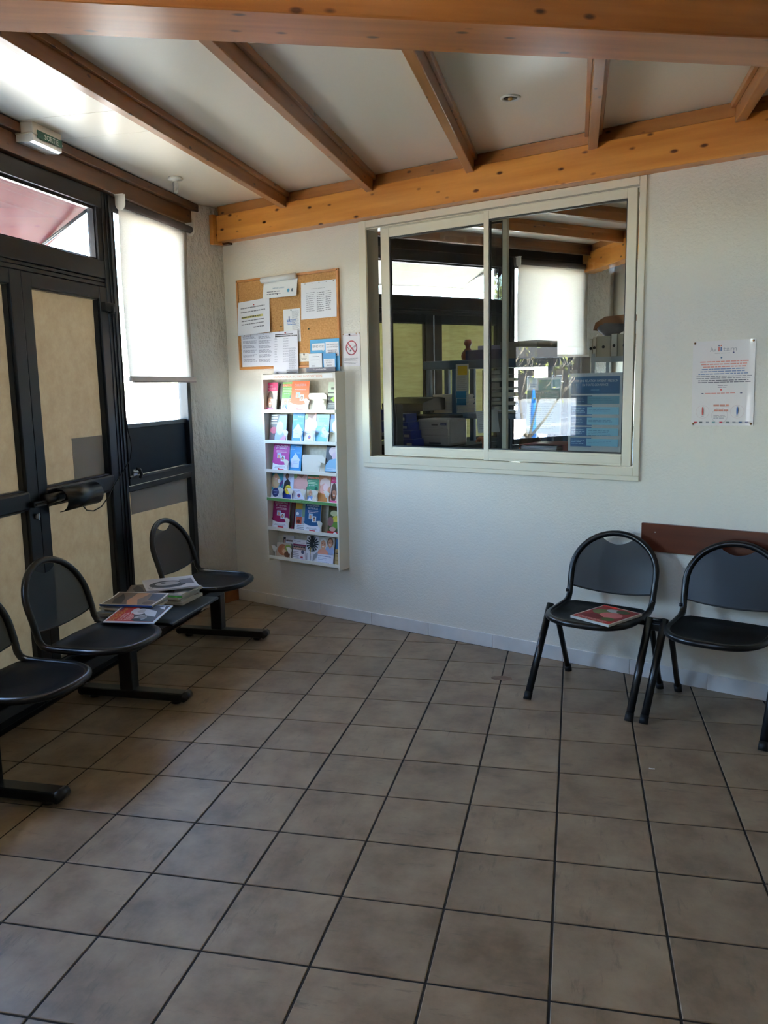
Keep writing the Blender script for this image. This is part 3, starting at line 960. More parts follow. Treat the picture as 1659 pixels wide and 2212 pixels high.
# ---- exit sign box under the ceiling
t = tag(empty('exit_sign', (-2.562, 1.815, 2.8055)), 'white exit light with green SORTIE strip under the ceiling above the door', 'exit sign')
MB().box(-0.055, -0.118, 0.052, 0.055, 0.118, 0.113, paint((226, 220, 204), 0.4), bev=0.003).build('housing', t)
MB().box(-0.059, -0.121, 0.044, 0.059, 0.121, 0.052, paint((214, 208, 190), 0.4), bev=0.002).build('rim', t)
mb = MB().prism([(-0.053, 0.044), (0.053, 0.044), (0.053, 0.008), (0.035, 0.0), (-0.04, 0.006), (-0.053, 0.022)], -0.116, 0.116, paint((236, 232, 222), 0.15, coat=0.5))
mb.build('lens', t)
sg = Sheet(0.20, 0.044, 0.002, (16, 84, 58))
sg.text('SORTIE', 0.56, 0.16, 0.68, (236, 240, 232), 'c', width=0.56)
sg.build('sign_strip', t, (0.0595, -0.088, 0.030), (0, 0, R(90)))
t.scale = (1.10, 1.0, 0.82)

# ---- lamp holder with bare bulb and the recessed spot
t = tag(empty('bulb_holder', (-2.362, 2.894, 2.8985)), 'small white disc with a short bare bulb on the ceiling near the blind', 'lamp')
MB().lathe([(0.040, 0.0), (0.046, -0.008), (0.044, -0.014), (0.018, -0.018), (0.016, -0.024)], paint((228, 226, 216), 0.4), 20).build('base', t)
MB().lathe([(0.012, -0.022), (0.017, -0.03), (0.017, -0.08), (0.013, -0.092), (0.002, -0.098)], glass_mat('frosted_bulb', (0.9, 0.88, 0.84), 0.2, dirt=0.7), 16).build('bulb', t)
t = tag(empty('recessed_spotlight', (-0.266, 2.01, 2.8985)), 'round white recessed spotlight set in the ceiling between two rafters', 'ceiling light')
MB().lathe([(0.033, 0.004), (0.034, -0.006), (0.043, -0.006), (0.048, 0.0)], paint((226, 224, 216), 0.35), 24).build('ring', t)
MB().lathe([(0.034, 0.0005), (0.012, 0.0002), (0.004, 0.0)], paint((46, 40, 36), 0.25, metal=0.6), 20).build('reflector', t, (0, 0, -0.002))
MB().lathe([(0.010, 0.0), (0.010, -0.007), (0.004, -0.010), (0.001, -0.010)], paint((206, 160, 96), 0.25), 12).build('lamp', t, (0, 0, -0.002))

# ---- mahogany rail on the wall behind the chairs
rl = MB().box(0, -0.024, 0, 1.95, 0, 0.150, M_rail, bev=0.003).build('wall_rail', None, tuple(wp(-0.648, 0.0095, 0.716)), (0, 0, RZ_B))
tag(rl, 'red-brown wooden board fixed on the wall behind the two chairs', 'wall rail')
MB().lathe([(0.001, 0), (0.004, 0), (0.003, 0.002)], M_steel, 8).build('screw', rl, (0.075, -0.0245, 0.105), (R(90), 0, 0))

# ---- chairs -------------------------------------------------------------------
def arch(n=24):
    """closed centre line of the bent tube: seat rim, then up and over the back"""
    pts = []
    hw = 0.222
    for k in range(n + 1):                        # front rim, left to right
        a = PI + PI * k / n
        x = hw * math.copysign(abs(math.cos(a)) ** 0.75, math.cos(a)); y = -0.02 + 0.225 * math.copysign(abs(math.sin(a)) ** 0.85, math.sin(a))
        pts.append((x, y, 0.436))
    pts += [(hw + 0.002, 0.07, 0.437), (hw + 0.003, 0.14, 0.440), (hw + 0.003, 0.178, 0.452), (hw + 0.004, 0.196, 0.478), (hw + 0.006, 0.206, 0.52), (hw + 0.008, 0.222, 0.58)]
    for k in range(0, n + 1):                     # over the back, right to left
        a = PI * k / n
        pts.append(((hw + 0.008) * math.cos(a), 0.232 + 0.075 * math.sin(a), 0.610 + 0.198 * math.sin(a)))
    pts += [(-hw - 0.008, 0.222, 0.58), (-hw - 0.006, 0.206, 0.52), (-hw - 0.004, 0.196, 0.478), (-hw - 0.003, 0.178, 0.452), (-hw - 0.003, 0.14, 0.440), (-hw - 0.002, 0.07, 0.437)]
    return pts

def shell_parts(t, dy=0.0):
    """rim tube, seat sheet and back sheet shared by the chairs and the bench seats"""
    MB().tube(arch(), 0.0165, M_black, seg=10, closed=True).build('frame_tube', t)
    # seat sheet: dished, with a raised bead near the rim
    rim = arch()[:25] + [(0.224, 0.07, 0.437), (0.220, 0.135, 0.440), (0.18, 0.165, 0.441), (0, 0.172, 0.441), (-0.18, 0.165, 0.441), (-0.220, 0.135, 0.440), (-0.224, 0.07, 0.437)]
    cx, cyy = 0.0, -0.02
    vs = []; fs = []; n = len(rim)
    for f, dz in ((1.0, 0.006), (0.93, 0.010), (0.90, 0.0035), (0.6, -0.003), (0.3, -0.006)):
        for x, y, z in rim:
            vs.append((cx + (x - cx) * f, cyy + (y - cyy) * f, z + dz))
    vs.append((cx, cyy, 0.436 - 0.007))
    for r_ in range(4):
        for k in range(n):
            l = (k + 1) % n
            fs.append((r_ * n + k, r_ * n + l, (r_ + 1) * n + l, (r_ + 1) * n + k))
    for k in range(n):
        fs.append((4 * n + k, 4 * n + (k + 1) % n, 5 * n))
    MB().add(vs, fs, M_seat, True).build('seat', t)
    # back sheet: fills the arch below the hand slot, bowed backwards
    vs = []; fs = []; nx, nz = 20, 12
    for j in range(nz + 1):
        v = j / nz
        for i in range(nx + 1):
            u = -1 + 2 * i / nx
            hw = 0.229
            zlow = 0.520 - 0.022 * (1 - u * u)
            ztop_arch = 0.610 + 0.205 * math.sqrt(max(0.0, 1 - (u * 0.985) ** 2)) if abs(u) < 1 else 0.645
            slot = 0.054 * max(0.0, 1 - (u / 0.40) ** 2) if abs(u) < 0.40 else 0.0
            zt = max(0.625, ztop_arch - 0.012 - slot)
            z = zlow + (zt - zlow) * v
            half = hw if z < 0.61 else hw * math.sqrt(max(0.0, 1 - ((z - 0.61) / 0.207) ** 2))
            x = max(-half, min(half, u * hw))
            edge = max(0.0, 1 - (x / max(half, 1e-4)) ** 2)
            y = 0.206 + (z - 0.52) * 0.352 + 0.014 * edge * max(0.0, min(1.0, (0.80 - z) / 0.2))
            vs.append((x, y, z))
    for j in range(nz):
        for i in range(nx):
            a = j * (nx + 1) + i
            fs.append((a, a + 1, a + nx + 2, a + nx + 1))
    MB().add(vs, fs, M_back, True).build('backrest', t)
    lo = [vs[i] for i in range(nx + 1)]
    MB().tube(lo, 0.004, M_black, seg=6).build('back_edge', t)

def make_chair(label):
    t = tag(empty('waiting_chair'), label, 'chair', 'black chairs along the wall')
    shell_parts(t)
    for s in (-1, 1):
        MB().tube([(s * 0.266, -0.240, 0.018), (s * 0.266, 0.030, 0.446)], 0.0195, M_black, seg=12, flat=0.8).build('leg', t)
        MB().tube([(s * 0.258, 0.262, 0.018), (s * 0.258, 0.085, 0.405)], 0.0175, M_black, seg=12, flat=0.8).build('leg', t)
        MB().tube([(s * 0.266, -0.252, 0.0), (s * 0.266, -0.231, 0.034)], 0.0215, M_rubber, seg=12, flat=0.8).build('foot_cap', t)
        MB().tube([(s * 0.258, 0.270, 0.0), (s * 0.258, 0.253, 0.038)], 0.0200, M_rubber, seg=12).build('foot_cap', t)
        MB().tube([(s * 0.228, 0.188, 0.490), (s * 0.244, 0.184, 0.490)], 0.009, M_black, seg=10).build('bolt', t)
    MB().tube([(-0.266, 0.022, 0.418), (0.266, 0.022, 0.418)], 0.012, M_black, seg=8).tube([(-0.258, 0.088, 0.398), (0.258, 0.088, 0.398)], 0.012, M_black, seg=8).build('cross_bar', t)
    return t
ch1 = make_chair('black metal chair with a magazine on its seat, nearer the reception window')
ch1.location = wp(-0.745, 0.40, 0); ch1.rotation_euler = (0, 0, RZ_B + R(1.0))
ch2 = copy_tree(ch1)
ch2['label'] = 'black metal chair with an empty seat in front of the red-brown wall board'
ch2.location = wp(-0.140, 0.385, 0); ch2.rotation_euler = (0, 0, RZ_B)
mb = MB().box(-0.045, -0.014, 0.385, 0.045, 0.022, 0.425, M_black, bev=0.006).tube([(-0.04, 0.0, 0.44), (0.04, 0.0, 0.44)], 0.010, M_black)
mb.build('link_bracket', ch1, (0.303, 0.03, 0))

# ---- beam bench: three seats and a table board on one beam
bench = tag(empty('beam_bench', (-2.190, 0, 0), R(90)), 'black beam bench of three seats and a magazine board along the glazed wall', 'bench')
def seat_unit(yc):
    e = empty('seat_unit', (yc, 0, 0.0), parent=bench)
    shell_parts(e)
    MB().box(-0.10, -0.02, 0.392, 0.10, 0.16, 0.428, M_black, bev=0.004).build('seat_bracket', e)
for yc in (0.865, 1.470, 2.655):
    seat_unit(yc)
MB().box(0.30, -0.050, 0.338, 3.03, 0.055, 0.392, M_black, bev=0.006).build('beam', bench)
for yl in (0.70, 1.775, 2.885):
    e = empty('leg', (yl, 0, 0), parent=bench)
    MB().box(-0.035, 0.030, 0.06, 0.035, 0.105, 0.345, M_black, bev=0.005).build('post', e)
    mb = MB().box(-0.036, -0.255, 0.018, 0.036, 0.335, 0.062, M_black, bev=0.006)
    mb.tube([(-0.035, -0.255, 0.040), (0.035, -0.255, 0.040)], 0.023, M_black, seg=14).tube([(-0.035, 0.335, 0.040), (0.035, 0.335, 0.040)], 0.023, M_black, seg=14)
    mb.build('foot_bar', e)
    for y in (-0.20, 0.28):
        MB().lathe([(0.024, 0.0), (0.026, 0.01), (0.018, 0.02)], M_rubber, 14).build('glide', e, (0, y, 0))
mb = MB().box(1.785, -0.20, 0.408, 2.345, 0.26, 0.424, M_black, bev=0.005).box(1.95, -0.05, 0.391, 2.2, 0.1, 0.409, M_black)
mb.build('table_board', bench)
bench.rotation_euler = (0, 0, R(90) - R(0.7))

# ---- leaflet rack -------------------------------------------------------------
def wall_thing(name, s, off, z, label, cat, group=None):
    return tag(empty(name, tuple(wp(s, off, z)), RZ_B), label, cat, group)
rk = wall_thing('leaflet_rack', -3.36, 0.0, 0.0, 'tall white leaflet rack with six shelves hanging below the cork board', 'leaflet rack')
M_rack = paint((232, 227, 212), 0.38)
RW = 0.672
for x0 in (0.0, RW - 0.012):
    MB().prism([(0.0, 0.375), (-0.108, 0.372), (-0.100, 1.713), (0.0, 1.715)], x0, x0 + 0.012, M_rack, axis='x').build('side_panel', rk)
box_obj('back_panel', (0.012, -0.006, 0.40, RW - 0.012, -0.001, 1.70), noisy('rack_back', (206, 198, 176), (222, 214, 194), 40, rough=0.6), rk)
sh = Sheet(RW - 0.024, 0.036, 0.012, (236, 230, 210), M_rack)
sh.text('DEPLIANTS A VOTRE DISPOSITION', 0.50, 0.30, 0.40, (214, 140, 96), 'c', width=0.68)
sh.rect(0.845, 0.08, 0.985, 0.92, (250, 248, 240))
sh.build('header', rk, (0.012, -0.100, 1.672))
LIPS = [1.461, 1.247, 1.039, 0.836, 0.622, 0.409]
for k, z in enumerate(LIPS):
    e = MB().box(0.012, -0.098, z - 0.020, RW - 0.012, -0.006, z - 0.012, M_rack).box(0.002, -0.106, z - 0.020, RW - 0.006, -0.098, z + 0.004, M_rack, bev=0.002).build('shelf', rk)
    if k == 3:
        st_ = Sheet(RW - 0.024, 0.020, 0.0008, (92, 148, 84))
        st_.text('LE DON EST UN CADEAU', 0.52, 0.22, 0.5, (150, 190, 140), 'c', width=0.30)
        st_.build('shelf_strip', e, (0.010, -0.1070, z - 0.018))
# pocket dividers: small pointed white tabs
def tab(x, z, wid=0.038, h=0.075):
    mb = MB()
    mb.prism([(x - wid, z + h), (x - wid * .2, z + h + 0.004), (x + wid * .5, z + h - 0.012), (x + 0.004, z + h * 0.45), (x - wid * .45, z + h * 0.42)], -0.0915, -0.0900, M_rack)
    mb.box(x - 0.006, -0.0915, z - 0.014, x + 0.004, -0.088, z + h * 0.6, M_rack)
    return mb.build('divider_tab', rk)
for (s, k) in ((-3.252, 0), (-2.945, 0), (-2.815, 0), (-3.150, 1), (-3.017, 1), (-2.905, 1), (-2.78, 1), (-3.155, 2), (-2.86, 2), (-3.215, 3), (-3.125, 3), (-3.005, 3), (-2.895, 3), (-2.79, 3), (-3.165, 4), (-2.862, 4), (-3.30, 5), (-3.155, 5)):
    tab(s + 3.36, LIPS[k])
for (s0, s1, k, h) in ((-2.955, -2.80, 0, 0.115), (-3.03, -2.83, 2, 0.115)):      # empty pockets show their white card
    MB().prism([(s0 + 3.36, LIPS[k]), (s1 + 3.36, LIPS[k]), (s1 + 3.36 + 0.01, LIPS[k] + h - 0.02), (s1 + 3.345, LIPS[k] + h), (s0 + 3.372, LIPS[k] + h), (s0 + 3.36, LIPS[k] + h - 0.02)], -0.071, -0.069, M_rack).build('pocket_card', rk)

SKIN = (214, 158, 126); SKIN2 = (184, 124, 92); WHT = (240, 240, 242)
def brochure(s0, s1, row, h, base, draw, label, th=0.006, lean=8.5, yaw=0.0, off=0.078, name='brochure'):
    sh = Sheet(s1 - s0, h, th, base)
    draw(sh)
    o = sh.build(name, None, tuple(wp(s0 + 0.002, off, LIPS[row] - 0.0115)), (R(-lean), 0, RZ_B + R(yaw)))
    return tag(o, label, 'brochure', 'leaflets in the wall rack')

def d_pinkwoman(s):
    s.rect(0, .70, 1, 1, (204, 40, 108)); s.text('CURE', .12, .86, .06, (240, 200, 215)); s.text('POST CANCER', .12, .76, .06, (240, 200, 215), width=.72)
    s.rect(0, 0, 1, .70, (226, 206, 196)); s.oval(.36, .38, .30, .33, (96, 62, 48)); s.face(.40, .36, .27, SKIN2, (96, 62, 48)); s.rect(0, .05, .72, .12, (220, 92, 150)); s.rect(0, 0, 1, .045, (236, 228, 232))
def d_greencouple(s, top=(108, 168, 78)):
    s.rect(0, .45, 1, 1, top); s.rect(0, .86, 1, .94, (238, 132, 62)); s.text('OBJECTIFS', .5, .875, .045, WHT, 'c', width=.9)
    s.rows(.06, .9, .80, 3, .055, (220, 240, 200), seed=3); s.text('grande', .15, .60, .04, WHT, width=.5); s.oval(.80, .50, .13, .075, (30, 92, 74))
    s.rect(0, 0, 1, .45, (216, 204, 176)); s.face(.34, .34, .15, SKIN, (206, 190, 168), (132, 160, 214)); s.face(.78, .32, .15, SKIN, (170, 120, 80), (226, 216, 200)); s.poly([(.1, 0), (.34, .2), (.6, 0)], (236, 238, 244))
def d_heart(col, title, two=None):
    def f(s):
        s.rect(0, .34, 1, 1, col); s.oval(.5, .36, .56, .13, col, a0=180, a1=360); s.rect(0, .0, 1, .02, WHT)
        if two:
            s.text(two[0], .5, .88, .058, WHT, 'c', width=.78); s.text(two[1], .5, .79, .058, WHT, 'c', width=.62)
        else:
            s.text(title, .5, .84, .075, WHT, 'c', width=.68)
        s.rows(.14, .9, .74, 2, .045, (240, 220, 220), centre=True, seed=5)
        s.rect(.26, .46, .52, .64, (176, 196, 210)); s.oval(.37, .53, .07, .06, SKIN); s.rect(.50, .36, .74, .56, (226, 226, 230)); s.oval(.62, .46, .07, .07, (60, 44, 40)); s.oval(.62, .45, .05, .05, SKIN)
        s.rows(.08, .92, .17, 2, .035, (150, 150, 156), centre=True, seed=2); s.rect(.36, .03, .72, .09, (206, 42, 62)); s.oval(.40, .09, .05, .02, (206, 42, 62))
    return f
def d_bluearrow(s):
    s.text('Problème de', .72, .86, .05, WHT, 'c', width=.5); s.text('peau', .1, .77, .05, WHT, width=.3); s.rows(.3, .9, .70, 2, .04, (120, 190, 226), seed=4)
    s.poly([(.12, .16), (.84, .16), (.84, .40), (.95, .40), (.5, .66), (.05, .40), (.12, .40)], (212, 224, 244)); s.rows(.24, .76, .42, 3, .05, (150, 170, 214), centre=True)
    s.rows(.1, .9, .10, 1, .04, (120, 196, 236))
def d_belly(s):
    s.rect(0, .42, 1, 1, (222, 168, 158)); s.oval(.62, .62, .5, .2, (230, 178, 168)); s.poly([(0, .78), (.35, .88), (.62, .82), (.9, 1), (0, 1)], (150, 110, 92)); s.oval(.12, .88, .14, .10, (152, 178, 120))
    s.rect(0, 0, 1, .42, (232, 230, 240)); s.rows(.15, .85, .38, 2, .045, (130, 130, 150), centre=True); s.oval(.48, .20, .13, .065, (196, 92, 96)); s.oval(.48, .20, .08, .035, (90, 90, 150)); s.rows(.15, .85, .08, 2, .04, (150, 150, 166), centre=True)
def d_sky(s):
    s.rect(0, 0, 1, .6, (110, 190, 216)); s.poly([(0, .28), (1, .62), (1, .9), (.4, .58), (0, .45)], (142, 174, 214)); s.face(.62, .44, .15, (220, 190, 190), (206, 206, 224), (176, 190, 220)); s.poly([(0, 0), (1, 0), (1, .16), (0, .30)], (92, 178, 214)); s.rows(.2, .9, .88, 3, .06, (120, 196, 210), seed=8); s.text('Ose', .72, .6, .05, WHT, 'c')
def d_snow(s):
    s.poly([(0, 0), (.5, 0), (.35, .5), (0, .62)], (70, 34, 40)); s.oval(.25, .42, .2, .12, (176, 56, 76)); s.poly([(.34, .2), (.55, .95), (1, .95), (1, 0), (.34, 0)], (150, 166, 206)); s.oval(.62, .5, .22, .24, (206, 216, 236))
    s.poly([(.6, .06), (1, .34), (1, 0), (.6, 0)], (206, 140, 196))
    for k in range(4):
        s.rect(.08, .93 - .09 * k, .42 + .05 * (k % 2), .97 - .09 * k, (226, 224, 222))
def d_baby(s):
    s.oval(.55, .78, .34, .16, (216, 190, 188)); s.oval(.7, .62, .25, .14, (206, 176, 190)); s.poly([(0, .3), (.3, .5), (.8, .55), (1, .42), (1, .1), (0, .1)], (126, 176, 206)); s.rows(.1, .9, .2, 2, .05, (206, 214, 226))
def d_cup(s):
    s.rect(0, .34, 1, 1, (58, 152, 166)); s.oval(.32, .66, .38, .28, (190, 160, 122)); s.face(.36, .80, .17, SKIN, (206, 178, 130), (196, 168, 128)); s.oval(.66, .68, .12, .08, (230, 216, 210)); s.poly([(.7, .4), (1, .6), (1, .75), (.75, .6)], (96, 60, 120))
    s.rect(0, 0, 1, .34, (206, 208, 206)); s.oval(.40, .25, .30, .17, (34, 42, 96)); s.rows(.2, .6, .31, 3, .05, (170, 176, 210), centre=True)
def d_doctor(s):
    s.rect(0, .34, 1, 1, (196, 206, 222)); s.poly([(.55, .34), (1, .34), (1, .9), (.7, .8)], (216, 226, 242)); s.poly([(.02, .34), (.72, .34), (.68, .66), (.42, .78), (.12, .66)], (34, 34, 40)); s.face(.36, .86, .15, (132, 92, 74), (46, 36, 32), smile=False)
    s.rect(0, 0, 1, .34, (30, 62, 142)); s.oval(.52, .38, .34, .17, (236, 214, 62)); s.rect(.34, .34, .9, .40, (232, 120, 62)); s.rows(.24, .8, .46, 1, .05, (90, 90, 60))
def d_hands(s):
    s.rect(0, 0, 1, 1, (206, 150, 112)); s.oval(.55, .72, .45, .2, (236, 210, 196)); s.oval(.5, .50, .36, .22, (232, 176, 158)); s.oval(.6, .58, .2, .14, (244, 214, 210)); s.poly([(0, 0), (.95, 0), (.7, .3), (.2, .38), (0, .3)], (206, 138, 72)); s.poly([(.55, 0), (1, .1), (1, 0)], WHT)
def d_collage(s):
    s.rect(0, .76, .55, 1, (196, 156, 62)); s.rect(0, .5, .5, .76, (110, 140, 176)); s.rect(.55, .5, 1, 1, (120, 152, 120)); s.oval(.18, .60, .12, .06, WHT); s.oval(.8, .95, .12, .05, (150, 176, 170)); s.rect(.1, .24, .55, .5, (196, 82, 56)); s.oval(.3, .33, .14, .07, (96, 46, 40)); s.rect(.55, .24, 1, .5, (170, 170, 176)); s.rect(0, 0, 1, .24, (222, 224, 228)); s.rows(.2, .9, .2, 3, .06, (130, 130, 140))
def d_veg(s):
    s.rect(0, .86, 1, 1, (90, 60, 30)); s.rect(0, .12, 1, .86, (60, 70, 34)); s.oval(.45, .74, .30, .10, (196, 196, 150)); s.oval(.7, .58, .34, .08, (206, 190, 60)); s.oval(.6, .48, .34, .06, (214, 196, 76)); s.oval(.62, .34, .34, .12, (96, 136, 50)); s.oval(.2, .45, .24, .16, (140, 96, 96)); s.oval(.4, .2, .25, .08, (190, 150, 140)); s.rect(0, .0, 1, .12, (190, 32, 46)); s.oval(.62, .05, .14, .05, WHT); s.oval(.95, .05, .14, .05, WHT)
def d_black(s):
    s.rect(0, .52, 1, 1, (206, 222, 196)); s.poly([(0, .36), (1, .60), (1, .28), (.4, .3)], (150, 196, 50)); s.rect(0, .62, 1, .66, (40, 50, 40)); s.rect(.3, .75, 1, .82, (50, 60, 50)); s.poly([(0, 0), (1, 0), (1, .30), (.5, .36), (0, .52)], (30, 30, 34)); s.rows(.15, .95, .30, 3, .06, (190, 190, 190))
def d_autumn(s):
    s.oval(.42, .55, .32, .36, (176, 106, 72)); s.oval(.66, .5, .3, .34, (196, 132, 88)); s.oval(.8, .7, .22, .22, (150, 166, 74)); s.oval(.55, .45, .14, .14, (222, 176, 140)); s.oval(.75, .28, .2, .2, (120, 72, 46)); s.rect(.02, .02, .25, .1, (210, 206, 200))
def d_meeting(s):
    s.rect(0, .78, 1, 1, (226, 222, 226)); s.text('REUNION', .3, .88, .05, (120, 60, 90), 'c', width=.5); s.rows(.1, .9, .84, 1, .04, (150, 140, 150)); s.rect(0, .70, 1, .78, (120, 30, 72)); s.rect(0, .50, 1, .70, (130, 116, 112))
    for k in range(5):
        s.oval(.12 + .19 * k, .60, .08, .055, (206, 160, 136)); s.oval(.12 + .19 * k, .64, .08, .035, (50, 40, 40))
    s.rect(.02, .0, .98, .5, (220, 218, 224)); s.rows(.06, .6, .42, 5, .085, (140, 140, 150), seed=6); s.oval(.80, .42, .13, .09, (70, 80, 110)); s.rect(.66, .12, .84, .20, (176, 56, 76)); s.rect(.66, .02, .9, .1, (206, 186, 206))
def d_fan(s):
    for k in range(16):
        a = 2 * PI * k / 16
        c, sn = math.cos(a), math.sin(a); q = s.w / s.h
        s.poly([(.5 + .12 * c - .035 * sn, .70 + (.12 * sn + .035 * c) * q), (.5 + .5 * c - .05 * sn, .70 + (.5 * sn + .05 * c) * q), (.5 + .5 * c + .05 * sn, .70 + (.5 * sn - .05 * c) * q), (.5 + .12 * c + .035 * sn, .70 + (.12 * sn - .035 * c) * q)], (44, 56, 58))
    s.rect(.34, .56, .6, 1, (30, 38, 40)); s.rect(.36, .30, .40, .56, (196, 170, 70)); s.poly([(.66, .05), (.95, .3), (.95, .42), (.66, .3)], (150, 152, 156))
    for x in (.10, .40, .62):
        s.rect(x, .04, x + .03, .32, (90, 92, 96)); s.rect(x + .06, .06, x + .08, .24, (120, 122, 126))
def d_twowomen(s):
    s.rect(0, .36, 1, 1, (196, 196, 186)); s.face(.74, .80, .17, SKIN, (120, 80, 54), (150, 170, 206)); s.face(.32, .72, .20, SKIN, (222, 220, 212), (216, 150, 130)); s.rect(0, 0, 1, .36, (226, 230, 242)); s.text('solutions', .78, .39, .03, (36, 56, 110), 'c', width=.34); s.rows(.06, .9, .30, 1, .05, (70, 90, 150)); s.rows(.06, .6, .22, 2, .05, (150, 166, 200)); s.rows(.06, .8, .07, 2, .04, (120, 140, 190))
def d_blueedge(s):
    s.rect(0, 0, 1, .4, (196, 186, 160)); s.oval(.6, .6, .4, .2, (226, 226, 236)); s.rect(0, .85, 1, 1, (70, 110, 180))
def d_kraft(s):
    s.rect(0, .62, 1, 1, (40, 104, 158)); s.oval(.6, .72, .22, .07, WHT); s.rect(0, 0, 1, .62, (180, 154, 104)); s.rows(.1, .9, .55, 3, .16, (150, 126, 82)); s.rect(.05, .44, .95, .48, (70, 60, 50))
def d_leaflet(s):
    s.rect(0, .0, 1, 1, (222, 220, 222)); s.rect(.02, .3, .24, .9, (40, 36, 40)); s.oval(.13, .6, .07, .22, (196, 150, 130)); s.rows(.3, .9, .8, 3, .2, (90, 60, 70))
def d_dark(s):
    s.rect(.1, .1, .9, .9, (70, 60, 56))

MAG = (148, 26, 86)
brochure(-3.358, -3.254, 0, .205, (226, 220, 226), d_pinkwoman, 'pink topped leaflet with a smiling woman, first on the top rack shelf')
brochure(-3.252, -3.212, 0, .195, (70, 60, 52), d_dark, 'narrow dark brown strip on the top rack shelf beside the pink one', off=.062)  # dark strip filling the gap between two leaflets
brochure(-3.207, -3.100, 0, .205, (236, 236, 236), d_greencouple, 'green leaflet with an elderly couple on the top rack shelf')
brochure(-3.113, -2.953, 0, .210, (244, 244, 246), d_heart((232, 104, 40), 'CHOLESTEROL'), 'orange leaflet headed CHOLESTEROL on the top rack shelf', off=.086)
brochure(-2.790, -2.706, 0, .200, (40, 40, 44), d_black, 'black and lime leaflet at the right end of the top rack shelf')
brochure(-3.338, -3.176, 1, .198, (96, 84, 78), d_snow, 'dark leaflet with a pale blue figure, first on the second rack shelf', th=.010)
brochure(-3.121, -3.013, 1, .205, (38, 138, 196), d_bluearrow, 'blue leaflet with a white arrow on the second rack shelf')
brochure(-3.007, -2.905, 1, .205, (236, 236, 240), d_belly, 'pale pink leaflet on the second rack shelf beside the blue arrow one')
brochure(-2.902, -2.789, 1, .198, (160, 208, 222), d_sky, 'light sky blue leaflet on the second rack shelf')
brochure(-2.777, -2.706, 1, .198, (120, 150, 206), d_blueedge, 'half hidden blue and cream leaflet at the right end of the second rack shelf')
brochure(-3.316, -3.160, 2, .200, (240, 240, 244), d_heart((186, 62, 148), '', ('MALADIES', 'ET FEMMES')), 'magenta and white leaflet, first on the third rack shelf')
brochure(-3.153, -3.046, 2, .205, (38, 142, 204), d_bluearrow, 'blue leaflet with a white arrow on the third rack shelf')
brochure(-2.824, -2.706, 2, .200, (30, 30, 38), d_baby, 'near black leaflet with a baby at the right end of the third rack shelf')
brochure(-3.339, -3.231, 3, .195, (206, 208, 206), d_cup, 'leaflet of a woman with a cup, first on the fourth rack shelf')
brochure(-3.229, -3.130, 3, .195, (200, 206, 220), d_doctor, 'blue leaflet with a yellow disc and a man in black on the fourth rack shelf')
brochure(-3.128, -3.010, 3, .200, (236, 236, 240), d_belly, 'pale pink leaflet on the fourth rack shelf beside the yellow disc one')
brochure(-3.003, -2.896, 3, .190, (236, 236, 236), lambda s: d_greencouple(s, (72, 156, 116)), 'green leaflet with an elderly couple on the fourth rack shelf')
brochure(-2.897, -2.792, 3, .190, (214, 170, 140), d_hands, 'peach and white leaflet of cupped hands on the fourth rack shelf')
brochure(-2.787, -2.706, 3, .205, (226, 200, 216), d_pinkwoman, 'pink leaflet with a smiling woman at the right end of the fourth rack shelf')
brochure(-3.341, -3.182, 4, .205, (232, 232, 236), d_heart(MAG, '', ('COEUR, ARTERES', 'ET FEMMES')), 'crimson leaflet headed COEUR, ARTERES ET FEMMES on the fifth rack shelf')
brochure(-3.178, -3.150, 4, .200, (126, 20, 62), d_dark, 'thin crimson leaflet edge next to the COEUR leaflet on the fifth rack shelf', off=.060)
brochure(-3.130, -3.012, 4, .200, (170, 170, 170), d_collage, 'leaflet with a collage of coloured squares on the fifth rack shelf', off=.070)
brochure(-3.025, -2.880, 4, .208, (232, 232, 238), d_heart((24, 84, 132), '', ('HYPERTENSION', 'ARTERIELLE')), 'blue leaflet headed HYPERTENSION ARTERIELLE on the fifth rack shelf', off=.088)
brochure(-2.818, -2.706, 4, .200, (70, 70, 40), d_veg, 'leaflet with yellow and green vegetables at the right end of the fifth rack shelf')
brochure(-3.268, -3.165, 5, .165, (226, 222, 224), d_leaflet, 'white folded leaflet behind the autumn card on the bottom rack shelf', off=.060, yaw=0)
brochure(-3.305, -3.165, 5, .112, (196, 180, 160), d_autumn, 'small card with brown autumn leaves on the bottom rack shelf', off=.084)
brochure(-3.152, -3.030, 5, .148, (222, 220, 224), d_meeting, 'grey and crimson leaflet with a row of faces on the bottom rack shelf')
brochure(-3.026, -2.914, 5, .185, (226, 226, 230), d_fan, 'white leaflet with a black spiky wheel on the bottom rack shelf')
brochure(-2.912, -2.769, 5, .190, (228, 230, 240), d_twowomen, 'leaflet with two smiling women on the bottom rack shelf', off=.084)
brochure(-2.762, -2.706, 5, .185, (190, 164, 112), d_kraft, 'brown and blue leaflet at the right end of the bottom rack shelf')

